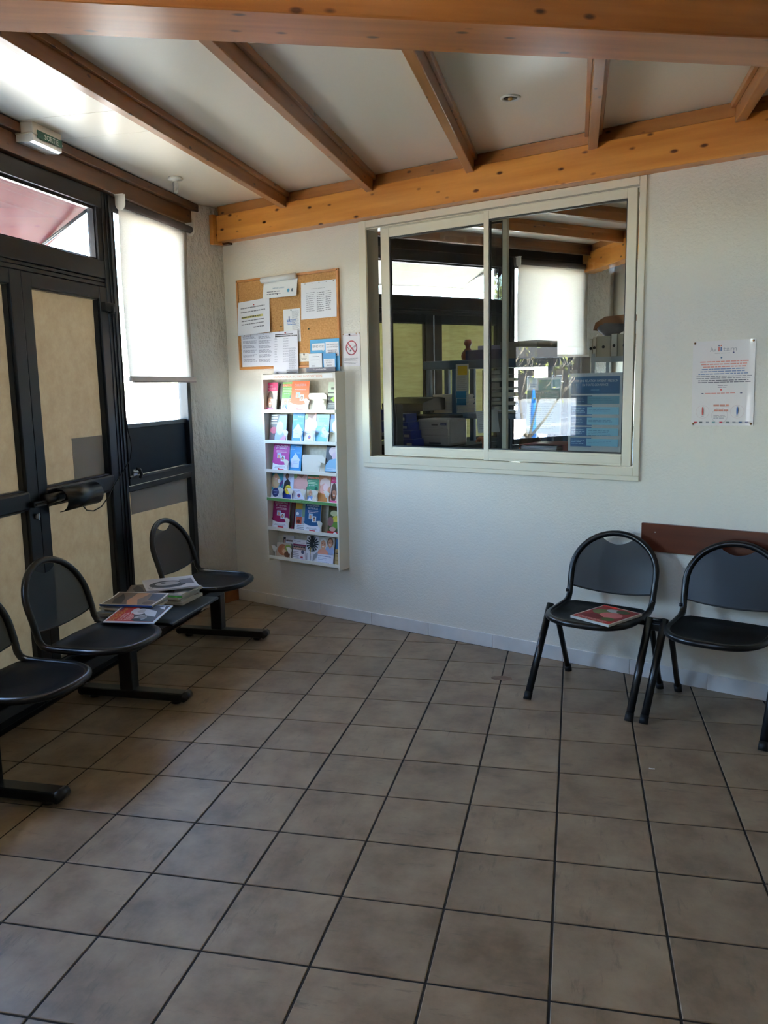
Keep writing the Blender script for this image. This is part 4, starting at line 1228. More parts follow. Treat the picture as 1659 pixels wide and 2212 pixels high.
# ---- cork board and what is pinned on it -------------------------------------
cb = wall_thing('cork_board', -3.660, 0.0, 1.750, 'cork notice board with thin wooden frame above the leaflet rack', 'notice board')
BW, BH = 0.950, 0.635
M_cork = noisy('cork', (172, 124, 72), (196, 150, 96), 90, rough=0.85, bump=0.3)
box_obj('cork_panel', (0.014, -0.012, 0.014, BW - 0.014, 0.0, BH - 0.014), M_cork, cb)
M_bframe = wood('board_frame_wood', (172, 112, 56), (196, 134, 74), (120, 70, 34), knots=0.0)
for dims in ((0, -0.020, 0, BW, 0, 0.016), (0, -0.020, BH - 0.016, BW, 0, BH), (0, -0.020, 0.016, 0.016, 0, BH - 0.016), (BW - 0.016, -0.020, 0.016, BW, 0, BH - 0.016)):
    box_obj('frame_bar', dims, M_bframe, cb, bev=0.002)
for x, z in ((0.008, BH - 0.010), (BW - 0.010, BH - 0.010)):
    MB().lathe([(0.004, 0), (0.005, 0.002), (0.001, 0.003)], paint((40, 34, 30), 0.5), 8).build('screw', cb, (x, -0.020, z), (R(90), 0, 0))

def pinned(s, z, w, h, base, draw, label, off=0.0135, roll=0.0, th=0.0008, cat='paper sheet', name='paper_sheet', curl=0.0, group='papers on the cork board', mat=None):
    sh = Sheet(w, h, th, base, mat)
    draw(sh)
    if curl:                                      # bottom edge lifts away from the board
        for p in sh.v:
            p.y -= curl * (1 - p.z / h)
    o = sh.build(name, None, tuple(wp(s, off, z)), (0, R(-roll), RZ_B))
    return tag(o, label, cat, group)
def pin(parent, x, z, c):
    MB().lathe([(0.0045, 0), (0.0048, 0.002), (0.002, 0.004), (0.0025, 0.008), (0.0005, 0.009)], paint(c, 0.3), 10).build('pin', parent, (x, -0.0006, z), (R(90), 0, 0))
def pl_holes(s, n=5):
    for k in range(n):
        s.oval(.12 + .8 * k / (n - 1), .965, .014, .010, (110, 96, 80), n=8)
def d_folded(s):
    s.text('CAMPAGNE CONSEILS', .45, .50, .075, (40, 110, 150), 'c', width=.36); s.rows(.12, .62, .38, 2, .13, (130, 130, 136), seed=2); s.oval(.76, .34, .035, .10, (70, 150, 190)); s.oval(.87, .34, .025, .10, (90, 100, 110)); s.oval(.44, .20, .015, .05, (90, 90, 100))
def d_table(s):
    s.text('COMMISSION SERVICE 2018', .48, .80, .018, (110, 110, 116), 'c', width=.38)
    s.rows(.15, .4, .72, 10, .055, (150, 150, 154), seed=1, th=.22); s.rows(.45, .68, .70, 10, .055, (140, 140, 146), seed=7, th=.3); s.rows(.70, .86, .72, 10, .055, (140, 140, 146), seed=9, th=.3); pl_holes(s)
def d_notice(s):
    s.rows(.10, .9, .82, 2, .12, (140, 140, 146), seed=4, th=.28); s.rect(.12, .49, .80, .555, (206, 198, 120)); s.rows(.12, .80, .545, 1, .1, (96, 92, 60), th=.36, seed=11); s.rows(.12, .95, .43, 2, .10, (130, 130, 138), seed=5, th=.28); s.rows(.50, .85, .22, 1, .1, (120, 120, 126), th=.3)
def d_hours(s):
    for k in range(6):
        s.rows(.05, .50, .93 - .14 * k, 3, .03, (150, 150, 166), seed=k, th=.5); s.rows(.55, .96, .92 - .14 * k, 4, .025, (140, 140, 156), seed=20 + k, th=.5)
    pl_holes(s)
def d_form(s):
    s.rect(.10, .915, .82, .94, (70, 70, 76)); s.rect(.10, .872, .98, .90, (40, 40, 46)); s.rows(.70, .96, .892, 1, .012, WHT)
    for k in range(10):
        s.rows(.08, .20, .84 - .06 * k, 2, .016, (150, 150, 166), seed=k, th=.45); s.rows(.42, .68, .84 - .06 * k, 2, .016, (160, 160, 176), seed=k + 40, th=.4); s.rows(.66, .94, .60 - .05 * k, 3, .014, (150, 150, 166), seed=k + 60, th=.45)
    s.rect(.56, .06, .97, .09, (120, 120, 126)); s.rect(.56, .015, .97, .05, (50, 50, 56)); s.poly([(.08, .0), (.17, .055), (.26, .0)], (120, 120, 130))
def d_plan(s):
    s.rows(.2, .8, .68, 4, .045, (100, 140, 196), seed=3, th=.6); s.rect(.32, .62, .38, .78, (70, 90, 130)); s.rows(.52, .95, .93, 26, .028, (170, 170, 176), seed=8, th=.4); s.rows(.15, .5, .20, 2, .05, (120, 120, 126))
def d_speech(s):
    s.rect(.06, .66, .50, .88, WHT); s.poly([(.40, .67), (.47, .67), (.47, .61)], WHT); s.text('SERVEZ-VOUS !', .28, .745, .07, (60, 80, 100), 'c', width=.38)
    s.rect(.54, .46, .98, .90, WHT); s.text('PRENEZ RENDEZ-VOUS', .76, .80, .045, (50, 60, 80), 'c', width=.38); s.text('AVEC VOTRE PRATICIEN', .76, .72, .045, (50, 60, 80), 'c', width=.38); s.rows(.60, .92, .65, 2, .055, (110, 110, 126), centre=True); s.rect(.66, .485, .92, .525, (40, 40, 46))
def d_card(s):
    s.rows(.3, .8, .80, 1, .1, (100, 110, 130), centre=True); s.rows(.15, .85, .56, 1, .06, (150, 150, 160)); s.rows(.2, .5, .3, 3, .09, (140, 140, 150))
def d_bcard(s):
    s.rect(.06, .05, .92, .62, WHT); s.text('VOTRE PRATICIEN', .49, .48, .07, (50, 60, 80), 'c', width=.6); s.text('EST ABSENT', .49, .33, .09, (50, 60, 80), 'c', width=.5); s.rows(.3, .7, .2, 1, .1, (80, 90, 110), centre=True)
    for k in range(6):
        s.rows(.05, .95, .95 - .05 * k, 1, .04, (60, 150, 200), seed=k, th=.2)
def d_biz(s):
    s.rows(.2, .8, .6, 3, .16, (140, 130, 110), centre=True); s.oval(.5, .78, .06, .1, (90, 70, 60))
def d_navy(s):
    s.text('La prochaine fois', .48, .42, .34, (232, 232, 238), 'c', width=.42)
a = pinned(-3.385, 2.235, .318, .122, (238, 238, 236), d_folded, 'curled white calendar page with a blue heading at the top of the cork board', curl=.02)
MB().tube([(0.0, -0.020, .125), (0.318, -0.020, .132)], 0.020, paint((236, 236, 234), 0.5), seg=14).build('rolled_edge', a)
pin(a, .312, .14, (40, 36, 34))
a = pinned(-3.036, 2.072, .312, .243, (238, 238, 240), d_table, 'wide white sheet with typed columns at the upper right of the cork board', roll=0.5, curl=.012)
a = pinned(-3.640, 1.990, .318, .238, (236, 236, 240), d_notice, 'white notice with a yellow highlighted line at the left of the cork board', roll=3.0, curl=.02, off=.017)
pin(a, .165, .205, (190, 40, 40))
pinned(-3.635, 1.770, .318, .232, (232, 232, 240), d_hours, 'white sheet with two small print columns at the lower left of the cork board', off=.0125)
a = pinned(-3.211, 1.930, .155, .222, (236, 236, 234), d_plan, 'small white leaflet with a blue drawing in the middle of the cork board', off=.0135)
pin(a, .075, .214, (60, 90, 60))
a = pinned(-3.310, 1.712, .235, .292, (232, 232, 240), d_form, 'long white form with black header bars hanging below the cork board edge', off=.024, curl=.004)
pin(a, .122, .280, (190, 40, 40))
a = pinned(-2.966, 1.722, .255, .212, (60, 150, 200), d_speech, 'blue display card with SERVEZ-VOUS bubble at the lower right of the cork board', off=.0220, th=.003, name='display_card', cat='card')
pinned(-2.972, 1.742, .118, .100, (232, 234, 236), d_card, 'small white card standing in front of the blue display card', off=.034, name='display_card', cat='card')
pinned(-2.846, 1.742, .110, .096, (52, 140, 196), d_bcard, 'small blue card with white label in front of the blue display card', off=.032, name='display_card', cat='card')
a = pinned(-3.075, 1.791, .086, .056, (232, 228, 216), d_biz, 'little cream visiting card pinned beside the blue display card', off=.0135, name='visiting_card', cat='card')
pin(a, .045, .05, (90, 70, 50))
pinned(-2.992, 1.717, .255, .030, (38, 40, 62), d_navy, 'dark navy leaflet reading La prochaine fois on top of the rack', off=.040, th=.01, name='leaflet', cat='leaflet')
for (s, z, c) in ((-3.235, 2.039, (60, 96, 70)), (-2.981, 2.008, (56, 90, 66)), (-3.253, 2.006, (176, 70, 50))):
    pin(cb, s + 3.660, z - 1.750, c)
for o in [c_ for c_ in cb.children if c_.name.startswith('pin')]:
    o.location.y = -0.0125

# ---- no smoking notice -------------------------------------------------------
def d_smoke(s):
    s.text('INTERDICTION DE FUMER', .5, .925, .022, (170, 60, 66), 'c', width=.72)
    s.ring(.5, .56, .34, .055, (150, 36, 60))
    s.poly([(.42, .44), (.76, .60), (.73, .64), (.39, .48)], (70, 66, 70)); s.poly([(.50, .485), (.72, .59), (.71, .61), (.49, .505)], WHT)
    s.oval(.28, .58, .05, .02, (90, 86, 90)); s.oval(.34, .53, .05, .02, (90, 86, 90)); s.oval(.26, .64, .04, .018, (90, 86, 90))
    s.poly([(.26, .70), (.30, .735), (.75, .42), (.71, .385)], (150, 36, 60))
    s.rows(.08, .92, .25, 3, .035, (120, 116, 120)); s.rows(.08, .92, .12, 2, .035, (120, 116, 120))
    for x, z in ((.03, .98), (.80, .985), (.97, .99)):
        s.oval(x, z, .04, .02, (186, 150, 110), n=8)
a = pinned(-2.692, 1.748, .142, .214, (234, 230, 230), d_smoke, 'small white no-smoking notice between cork board and reception window', off=.003, group=None, cat='notice', name='notice', curl=.006)
pin(a, .055, .205, (60, 50, 50))

# ---- laminated poster on the right of the wall -------------------------------
def d_aviitam(s):
    s.text('Av', .33, .875, .055, (176, 170, 168), 'c', width=.10); s.rect(.415, .875, .435, .925, (206, 96, 82)); s.oval(.425, .942, .014, .010, (120, 120, 140)); s.rect(.45, .875, .468, .925, (70, 96, 140)); s.oval(.459, .942, .012, .009, (206, 120, 100)); s.text('tam', .60, .875, .055, (176, 170, 168), 'c', width=.22)
    s.rows(.36, .62, .855, 1, .015, (186, 180, 176)); s.oval(.66, .855, .014, .010, (70, 76, 110)); s.oval(.47, .80, .014, .009, (70, 96, 130))
    s.rows(.12, .92, .762, 3, .030, (222, 150, 134), th=.42, jag=.15, centre=True, seed=1)
    s.rows(.10, .90, .675, 3, .028, (128, 144, 176), th=.42, jag=.15, centre=True, seed=2)
    s.rows(.07, .97, .588, 2, .022, (146, 142, 144), th=.4, jag=.05, seed=3); s.rows(.10, .97, .540, 2, .022, (110, 106, 110), th=.45, jag=.3, seed=4)
    s.rows(.42, .58, .480, 2, .022, (130, 126, 130), centre=True); s.oval(.48, .424, .014, .010, (206, 80, 70))
    s.rows(.22, .74, .388, 1, .02, (206, 112, 92)); s.oval(.18, .382, .02, .006, (60, 66, 96)); s.oval(.80, .382, .02, .006, (60, 66, 96))
    s.rows(.36, .62, .25, 2, .06, (206, 140, 120), centre=True)
    for x, c in ((.19, (196, 66, 50)), (.75, (44, 92, 160))):
        s.poly([(x - .012, .13), (x + .006, .13), (x + .012, .18), (x + .008, .21), (x - .012, .21), (x - .014, .17)], c); s.oval(x - .002, .217, .009, .007, c)
        s.ring(x, .165, .11, .004, (214, 190, 186)); s.rows(x - .02, x + .02, .115, 1, .01, (120, 116, 120))
    s.ring(.47, .12, .13, .004, (190, 176, 176)); s.rows(.37, .58, .125, 3, .016, (130, 126, 136))
    for k, (x, c) in enumerate(((.07, (196, 50, 56)), (.16, (90, 90, 96)), (.27, (150, 146, 150)), (.37, (120, 150, 150)), (.49, (190, 40, 60)), (.60, (110, 120, 116)), (.70, (150, 146, 150)), (.80, (80, 110, 150)), (.90, (140, 136, 166)))):
        s.rect(x - .02, .030, x + .03, .048, c)
ap = pinned(-0.412, 1.388, .297, .420, (238, 231, 226), d_aviitam, 'laminated white poster with red and blue print pinned on the wall above the chairs', off=.013, group=None, cat='poster', name='poster', th=.0012, roll=0.7, mat=paint((238, 231, 226), 0.16, coat=0.5))
for x, z in ((.01, .412), (.287, .412), (.01, .008), (.287, .008)):
    MB().lathe([(0.005, 0), (0.0055, 0.002), (0.002, 0.004), (0.0005, 0.004)], paint((150, 110, 70), 0.25, metal=0.8), 10).build('pin', ap, (x, -0.001, z), (R(90), 0, 0))

# ---- posters behind the reception glass --------------------------------------
def d_relation(s):
    B1, B2, B3 = (36, 104, 156), (30, 88, 140), (122, 180, 206)
    s.rect(.05, .735, .95, .955, B1); s.text('POUR UNE RELATION PATIENT- MÉDECIN', .5, .885, .030, (226, 236, 244), 'c', width=.84); s.text('EN TOUTE CONFIANCE', .5, .835, .030, (226, 236, 244), 'c', width=.48); s.rows(.42, .58, .79, 1, .03, (120, 170, 206))
    for k in range(5):
        z = .715 - .135 * k
        s.rect(.05, z - .115, .45, z, B2); s.rect(.36, z - .105, .95, z - .012, B3)
        s.rows(.07, .33, z - .03, 3, .022, (150, 190, 220), seed=k); s.rows(.39, .85, z - .04, 2 + (k == 3) * 2, .020, (76, 120, 150), seed=k + 9)
    s.rows(.3, .7, .035, 1, .015, (150, 150, 156))
def d_presc(s):
    s.rect(.04, .55, .96, .96, (70, 160, 146)); s.rect(.04, .55, .96, .78, (22, 116, 98)); s.rect(.04, .78, .36, .96, (236, 238, 240)); s.text('Assurance', .22, .88, .022, (60, 80, 140), 'c', width=.2); s.text('Maladie', .2, .84, .022, (60, 80, 140), 'c', width=.13); s.text('Pour la prescription', .60, .72, .036, (206, 232, 222), 'c', width=.6); s.rows(.55, .95, .68, 4, .03, (120, 190, 170)); s.rect(.04, .04, .96, .55, (206, 226, 222)); s.rows(.1, .9, .5, 12, .036, (150, 180, 176))
sh = Sheet(.308, .430, .0008, (226, 230, 236)); d_relation(sh)
tag(sh.build('poster', None, tuple(wp(-1.095, -0.013, 1.2365)), (0, 0, RZ_B)), 'blue and white poster POUR UNE RELATION PATIENT-MEDECIN behind the reception glass', 'poster')
sh = Sheet(.222, .325, .0008, (222, 230, 228)); d_presc(sh)
tag(sh.build('poster', None, tuple(wp(-1.390, -0.075, 1.322)), (0, 0, RZ_B)), 'teal and white poster Pour la prescription behind the reception glass', 'poster')

# ---- magazines ----------------------------------------------------------------
def magazine(name, w, h, th, cover, draw, spine, label, loc, rz, tilt=(0, 0), group='magazines on the bench board', sag=0.0, open_edge=0.0):
    """lies flat: local x across the cover, local y up the cover, z up; spine along the left edge"""
    t = tag(empty(name, loc, rot=(R(tilt[0]), R(tilt[1]), rz)), label, 'magazine', group)
    nx = 8
    def zz(x):
        return sag * ((x / w) ** 2) + open_edge * max(0.0, (x / w - 0.55) / 0.45) ** 2
    mb = MB(); vs = []; fs = []
    for i in range(nx + 1):
        x = w * i / nx
        for y in (0.002, h - 0.002):
            for z in (0.0, th - 0.0006):
                vs.append((x, y, z + zz(x)))
    for i in range(nx):
        a = 4 * i
        fs += [(a, a + 4, a + 6, a + 2), (a + 1, a + 3, a + 7, a + 5), (a, a + 1, a + 5, a + 4), (a + 2, a + 6, a + 7, a + 3)]
    fs += [(0, 2, 3, 1), (4 * nx, 4 * nx + 1, 4 * nx + 3, 4 * nx + 2)]
    mb.add(vs, fs, noisy('page_edges', (196, 192, 182), (222, 218, 208), 400, rough=0.8, stretch=(0.2, 0.2, 6)))
    mb.build('pages', t)
    sh = Sheet(w, h, 0.0005, cover)
    draw(sh)
    cv = MB()
    cv.mats = sh.mats
    # cut the print across the cover so that it can follow the curve of the paper
    bm = bmesh.new()
    for f, mi in zip(sh.f, sh.mi):
        fc = bm.faces.new([bm.verts.new((sh.v[k].x, sh.v[k].z, th - sh.v[k].y)) for k in f]); fc.material_index = mi
    if sag or open_edge:
        for i in range(1, nx * 2):
            g_ = bm.verts[:] + bm.edges[:] + bm.faces[:]
            bmesh.ops.bisect_plane(bm, geom=g_, plane_co=(w * i / (nx * 2), 0, 0), plane_no=(1, 0, 0))
    bm.verts.index_update()
    cv.v = [Vector((v.co.x, v.co.y, v.co.z + zz(v.co.x))) for v in bm.verts]
    cv.f = [[v.index for v in f.verts] for f in bm.faces]; cv.mi = [f.material_index for f in bm.faces]; cv.sm = [False] * len(cv.f)
    bm.free()
    cv.build('cover', t)
    MB().box(-0.0008, 0, 0, 0.0012, h, th, paint(spine, 0.45)).build('spine', t)
    return t

def m_history(s):
    s.rect(.04, .05, .96, .97, (176, 30, 34)); s.rect(.36, .05, .96, .97, (176, 30, 34))
    s.text('LE FIGARO', .34, .885, .055, (206, 168, 80), 'c', width=.56); s.text('MAGAZINE', .42, .80, .075, (206, 168, 80), 'c', width=.72)
    s.rows(.06, .9, .955, 1, .02, (214, 150, 140))
    s.text('LES MOMENTS', .08, .73, .040, (240, 226, 226), width=.38); s.text("DE L'HISTOIRE", .08, .67, .045, (240, 226, 226), width=.44); s.rows(.08, .48, .64, 5, .028, (230, 190, 190), th=.5)
    # two grey figures in old dress
    s.poly([(.04, .05), (.96, .05), (.96, .52), (.75, .60), (.40, .56), (.04, .42)], (60, 60, 66)); s.oval(.58, .50, .18, .13, (206, 206, 210)); s.oval(.60, .47, .11, .09, (170, 168, 170)); s.oval(.62, .62, .16, .06, (196, 196, 202)); s.poly([(.30, .10), (.62, .18), (.74, .44), (.52, .40), (.36, .30)], (196, 198, 206)); s.oval(.22, .36, .14, .12, (170, 172, 176)); s.oval(.24, .33, .09, .08, (130, 128, 130)); s.oval(.12, .40, .06, .09, (30, 30, 34)); s.oval(.86, .34, .10, .13, (34, 34, 38)); s.poly([(.70, .06), (.92, .12), (.8, .2)], (214, 214, 220))
    s.rect(.60, .90, .82, .94, (70, 80, 120))
def m_hands(s):
    s.rect(.03, .03, .97, .97, (120, 108, 96)); s.poly([(.05, .3), (.5, .45), (.95, .35), (.95, .6), (.4, .62), (.05, .5)], (190, 146, 112)); s.poly([(.1, .62), (.6, .72), (.9, .86), (.5, .9), (.1, .8)], (60, 54, 54)); s.poly([(.4, .05), (.9, .05), (.95, .3), (.5, .25)], (50, 60, 84)); s.oval(.2, .15, .14, .1, (84, 70, 62))
def m_portrait(s):
    s.rect(.03, .03, .97, .97, (196, 194, 196)); s.oval(.45, .55, .34, .36, (36, 34, 36)); s.oval(.52, .55, .19, .24, (170, 166, 166)); s.oval(.60, .62, .07, .05, (60, 56, 56)); s.poly([(.3, .05), (.8, .05), (.75, .3), (.4, .3)], (110, 108, 112)); s.text('VIE', .06, .86, .09, (90, 88, 90))
def m_plain(c):
    def f(s):
        s.rect(.05, .75, .95, .95, c); s.rows(.08, .9, .68, 6, .07, (120, 116, 112))
    return f
RB = -R(0.7)
# near heap
magazine('magazine', .285, .215, .010, (214, 212, 206), m_plain((90, 110, 130)), (196, 194, 186), 'white magazine at the bottom of the heap under the red cover', (-2.435, 1.842, .4245), 0.02)
magazine('magazine', .290, .220, .008, (150, 190, 214), m_plain((80, 150, 190)), (200, 206, 210), 'pale blue magazine low in the heap under the red cover', (-2.440, 1.838, .4350), 0.10)
magazine('magazine', .282, .214, .007, (190, 206, 220), m_plain((60, 120, 170)), (120, 176, 210), 'light blue spined magazine in the middle of the nearer heap', (-2.435, 1.835, .4435), -0.05)
magazine('magazine', .275, .210, .009, (206, 196, 180), m_plain((150, 110, 80)), (206, 200, 190), 'cream magazine in the middle of the nearer heap', (-2.410, 1.868, .4510), 0.12)
magazine('magazine', .290, .215, .012, (196, 200, 206), m_plain((110, 120, 140)), (186, 196, 206), 'pale grey magazine in the upper half of the nearer heap', (-2.430, 1.850, .4605), -0.04)
magazine('magazine', .280, .212, .009, (214, 206, 196), m_plain((120, 100, 90)), (216, 214, 208), 'white magazine just under the blue spined one on the nearer heap', (-2.415, 1.862, .4730), 0.07)
magazine('magazine', .215, .300, .010, (226, 224, 220), m_hands, (36, 76, 140), 'blue spined magazine with a brown picture on top of the nearer heap', (-2.120, 1.855, .4835), R(90) + 0.05, tilt=(0, -1.0), open_edge=.010)
magazine('magazine', .245, .275, .006, (232, 236, 244), m_history, (226, 230, 240), 'red and white magazine with two grey figures lying over the middle seat edge', (-2.010, 1.668, .4535), R(90) + 0.07, tilt=(0, -5.5), sag=0.0)
# far heap
magazine('magazine', .325, .235, .016, (206, 202, 194), m_plain((120, 90, 70)), (190, 182, 166), 'thick beige magazine at the bottom of the farther heap', (-2.405, 2.140, .4245), -0.06)
magazine('magazine', .320, .230, .012, (206, 202, 194), m_plain((60, 60, 64)), (52, 48, 46), 'dark spined magazine second from the bottom of the farther heap', (-2.420, 2.150, .4410), -0.03)
magazine('magazine', .325, .228, .012, (210, 206, 200), m_plain((70, 70, 80)), (180, 184, 186), 'grey magazine in the middle of the farther heap', (-2.430, 2.148, .4535), -0.08)
magazine('magazine', .232, .335, .010, (200, 204, 196), m_plain((90, 150, 70)), (70, 160, 60), 'green spined magazine near the top of the farther heap', (-2.085, 2.130, .4660), R(90) - 0.08)
magazine('magazine', .228, .330, .008, (206, 206, 206), m_plain((90, 90, 96)), (206, 208, 206), 'white spined magazine lying on the green one in the farther heap', (-2.088, 2.128, .4765), R(90) - 0.07)
magazine('magazine', .205, .270, .007, (110, 80, 60), m_hands, (60, 46, 40), 'brown magazine under the open top one of the farther heap', (-2.15, 2.165, .4850), R(90) + 0.35)
magazine('magazine', .215, .290, .009, (206, 204, 204), m_portrait, (196, 194, 196), 'grey magazine with a dark portrait on top of the farther heap', (-2.030, 2.235, .5050), R(90) + 0.62, tilt=(0, -2.0), open_edge=.008)
# magazine on the chair
def m_garden(s):
    s.rect(.03, .03, .97, .97, (150, 56, 56)); s.oval(.3, .6, .22, .16, (110, 130, 80)); s.oval(.62, .5, .26, .18, (206, 120, 120)); s.oval(.5, .76, .2, .1, (190, 196, 190)); s.oval(.68, .8, .16, .1, (70, 90, 60)); s.oval(.35, .25, .26, .14, (120, 40, 44)); s.rect(.03, .03, .97, .14, (176, 40, 44)); s.rows(.1, .9, .12, 2, .04, (230, 200, 190)); s.rect(.03, .9, .4, .97, (206, 60, 56)); s.oval(.75, .25, .16, .1, (90, 110, 60))
pm = wp(-0.800, 0.600, 0.4545)
magazine('magazine', .225, .285, .012, (226, 220, 206), m_garden, (200, 196, 186), 'red flowered magazine lying on the seat of the left wall chair', (pm.x, pm.y, pm.z), RZ_B - R(14), group=None, tilt=(0, 0.5))

# ---- small things on the floor ----------------------------------------------
tag(MB().prism([(-.012, -.004), (-.004, -.006), (.012, -.005), (.013, .004), (.003, .003), (-.011, .006)], 0.0006, 0.0016, paint((222, 222, 220), 0.6), axis='z').build('paper_scrap', None, (0.382, 1.44, 0)), 'tiny white scrap of paper on the floor tiles', 'scrap')
rnd = random.Random(3)
pts = [(0.052 * (1 + .25 * rnd.random()) * math.cos(a), 0.030 * (1 + .5 * rnd.random()) * math.sin(a)) for a in [2 * PI * k / 14 for k in range(14)]]
st_ = MB().prism(pts, 0.0004, 0.0010, noisy('mortar_patch', (112, 90, 76), (134, 112, 98), 30, rough=0.8), axis='z').build('mortar_patch', floor, (-0.330, 2.425, 0.0))

# ================================================================== OFFICE behind the reception window
def op(s, w, z):             # point behind the wall: w metres behind its face
    return wp(s, -w, z)
# counter
t = tag(empty('reception_counter', tuple(op(-1.58, 0.34, 0)), RZ_B), 'dark reception counter just behind the sliding window', 'counter')
M_desk = noisy('dark_desk', (34, 30, 28), (44, 38, 34), 12, rough=0.45)
box_obj('worktop', (-0.86, -0.205, 1.10, 0.86, 0.085, 1.135), M_desk, t, bev=0.004)
for x in (-0.84, 0.0, 0.82):
    box_obj('side_panel', (x, -0.18, 0.0, x + 0.02, 0.07, 1.10), M_desk, t)
box_obj('modesty_panel', (-0.82, -0.18, 0.1, 0.82, -0.165, 1.10), M_desk, t)
# printer cabinet
t = tag(empty('printer_cabinet', tuple(op(-2.62, 0.99, 0)), RZ_B), 'low dark cabinet carrying the printer and copier in the office', 'cabinet')
box_obj('body', (-0.52, -0.29, 0.06, 0.36, 0.29, 1.15), M_desk, t, bev=0.004)
box_obj('top', (-0.54, -0.31, 1.15, 0.38, 0.31, 1.175), M_desk, t, bev=0.004)
for x in (-0.51, -0.08):
    d_ = box_obj('door', (x, -0.305, 0.10, x + 0.42, -0.29, 1.12), M_desk, t, bev=0.003)
    box_obj('handle', (x + 0.38, -0.32, 0.6, x + 0.40, -0.305, 0.75), M_steel, d_)
# grey laser printer with two trays
M_pr = paint((150, 150, 150), 0.45)
t = tag(empty('printer', tuple(op(-2.455, 0.845, 1.1755)), RZ_B), 'grey laser printer with two paper trays seen through the reception window', 'printer')
mb = MB().box(-0.135, -0.14, 0.0, 0.15, 0.11, 0.194, M_pr, bev=0.018)
mb.build('body', t)
box_obj('tray', (-0.12, -0.146, 0.010, 0.142, -0.136, 0.070), M_pr, t, bev=0.004)
box_obj('tray', (-0.12, -0.146, 0.076, 0.142, -0.136, 0.128), M_pr, t, bev=0.004)
box_obj('tray_grip', (-0.02, -0.149, 0.016, 0.08, -0.144, 0.026), paint((60, 60, 62), 0.5), t)
sh = Sheet(.05, .018, .002, (44, 56, 96)); sh.text('brother', .5, .3, .4, (190, 200, 220), 'c', width=.7); sh.build('badge', t, (0.075, -0.144, 0.150))
box_obj('display', (0.0, -0.146, 0.148, 0.05, -0.138, 0.160), paint((60, 62, 66), 0.3), t)
# copier behind it
t = tag(empty('copier', tuple(op(-2.84, 1.135, 1.1755)), RZ_B), 'large black copier behind the grey printer in the office', 'copier')
M_cp = paint((22, 22, 24), 0.4)
MB().box(-0.26, -0.14, 0.0, 0.26, 0.16, 0.175, M_cp, bev=0.012).build('body', t)
MB().box(-0.25, -0.165, 0.175, 0.30, 0.16, 0.205, M_cp, bev=0.008).build('paper_shelf', t)
MB().prism([(-0.165, 0.24), (0.16, 0.24), (0.16, 0.335), (0.05, 0.345), (-0.165, 0.30)], -0.255, 0.13, M_cp, axis='x').box(-0.24, -0.1, 0.205, -0.1, 0.15, 0.24, M_cp).build('scanner_lid', t)
box_obj('paper', (-0.06, -0.05, 0.336, 0.10, 0.12, 0.341), paint((170, 168, 150), 0.6), t)
# blue letter trays, a stack of rounded bins
M_bin = paint((30, 46, 130), 0.35)
for k, lb in enumerate(('blue letter tray at the foot of the stack beside the printer', 'blue letter tray second from the foot of the stack', 'blue letter tray third from the foot of the stack', 'topmost blue letter tray of the stack beside the printer')):
    t = tag(empty('letter_tray', tuple(op(-2.560 - 0.012 * k, 0.575, 1.1755 + 0.060 * k)), RZ_B), lb, 'letter tray', 'blue letter trays in the office')
    MB().prism([(-.075, 0), (.075 - .008 * k, 0), (.070 - .008 * k, .058), (-.075, .058)], -0.07, 0.07, M_bin).build('tray', t)
    MB().box(.02 - .008 * k, -0.074, .014, .062 - .008 * k, -0.070, .032, paint((196, 196, 196), 0.5)).build('label_strip', t)
t = tag(empty('tray_stand', tuple(op(-2.570, 0.575, 0)), RZ_B), 'dark stand under the blue letter trays in the office', 'stand')
box_obj('top', (-0.09, -0.09, 1.15, 0.09, 0.09, 1.175), M_desk, t)
for x in (-0.08, 0.06):
    box_obj('leg', (x, -0.08, 0.0, x + 0.02, 0.08, 1.15), M_desk, t)
# white screen seen from its side
t = tag(empty('monitor', tuple(op(-2.435, 0.30, 1.136)), RZ_B), 'white screen turned sideways at the left of the reception counter', 'monitor')
MB().box(-0.055, -0.10, 0.045, 0.004, -0.03, 0.350, paint((214, 222, 230), 0.35), bev=0.006).build('back_shell', t)
MB().box(0.004, -0.105, 0.04, 0.026, -0.025, 0.355, M_cp, bev=0.004).build('bezel', t)
MB().box(-0.035, -0.09, 0.0, -0.005, -0.04, 0.06, M_cp).box(-0.08, -0.13, 0.0, 0.05, 0.02, 0.012, M_cp, bev=0.004).build('stand', t)
t = tag(MB().tube([op(-2.47, 0.33, 1.22) - op(-2.47, 0.33, 1.22), Vector((0.05, 0.0, -0.03)), Vector((0.10, 0.02, -0.05)), Vector((0.16, 0.05, -0.078))], 0.004, M_rubber, seg=6).build('power_lead', None, tuple(op(-2.455, 0.24, 1.222))), 'black lead running down beside the white screen', 'cable')
# blue box files by the far left glass
t = tag(empty('storage_crate', tuple(op(-2.935, 0.53, 1.124)), RZ_B), 'blue plastic crate glimpsed in the gap left of the sliding pane', 'crate')
MB().box(-0.14, -0.08, 0.15, 0.14, 0.08, 0.235, M_bin, bev=0.01).build('lower_box', t)
MB().box(-0.14, -0.08, 0.238, 0.14, 0.08, 0.318, paint((24, 36, 104), 0.4), bev=0.01).build('lid', t)
MB().box(-0.15, -0.09, 0.125, 0.15, 0.09, 0.148, paint((120, 124, 130), 0.4)).build('base', t)
t = tag(empty('side_table', tuple(op(-2.935, 0.53, 0)), RZ_B), 'dark side table under the blue crate in the office', 'table')
box_obj('top', (-0.155, -0.095, 1.225, 0.155, 0.095, 1.2485), M_desk, t)
for x, y in ((-.15, -.09), (.13, -.09), (-.15, .07), (.13, .07)):
    box_obj('leg', (x, y, 0, x + .02, y + .02, 1.225), M_desk, t)

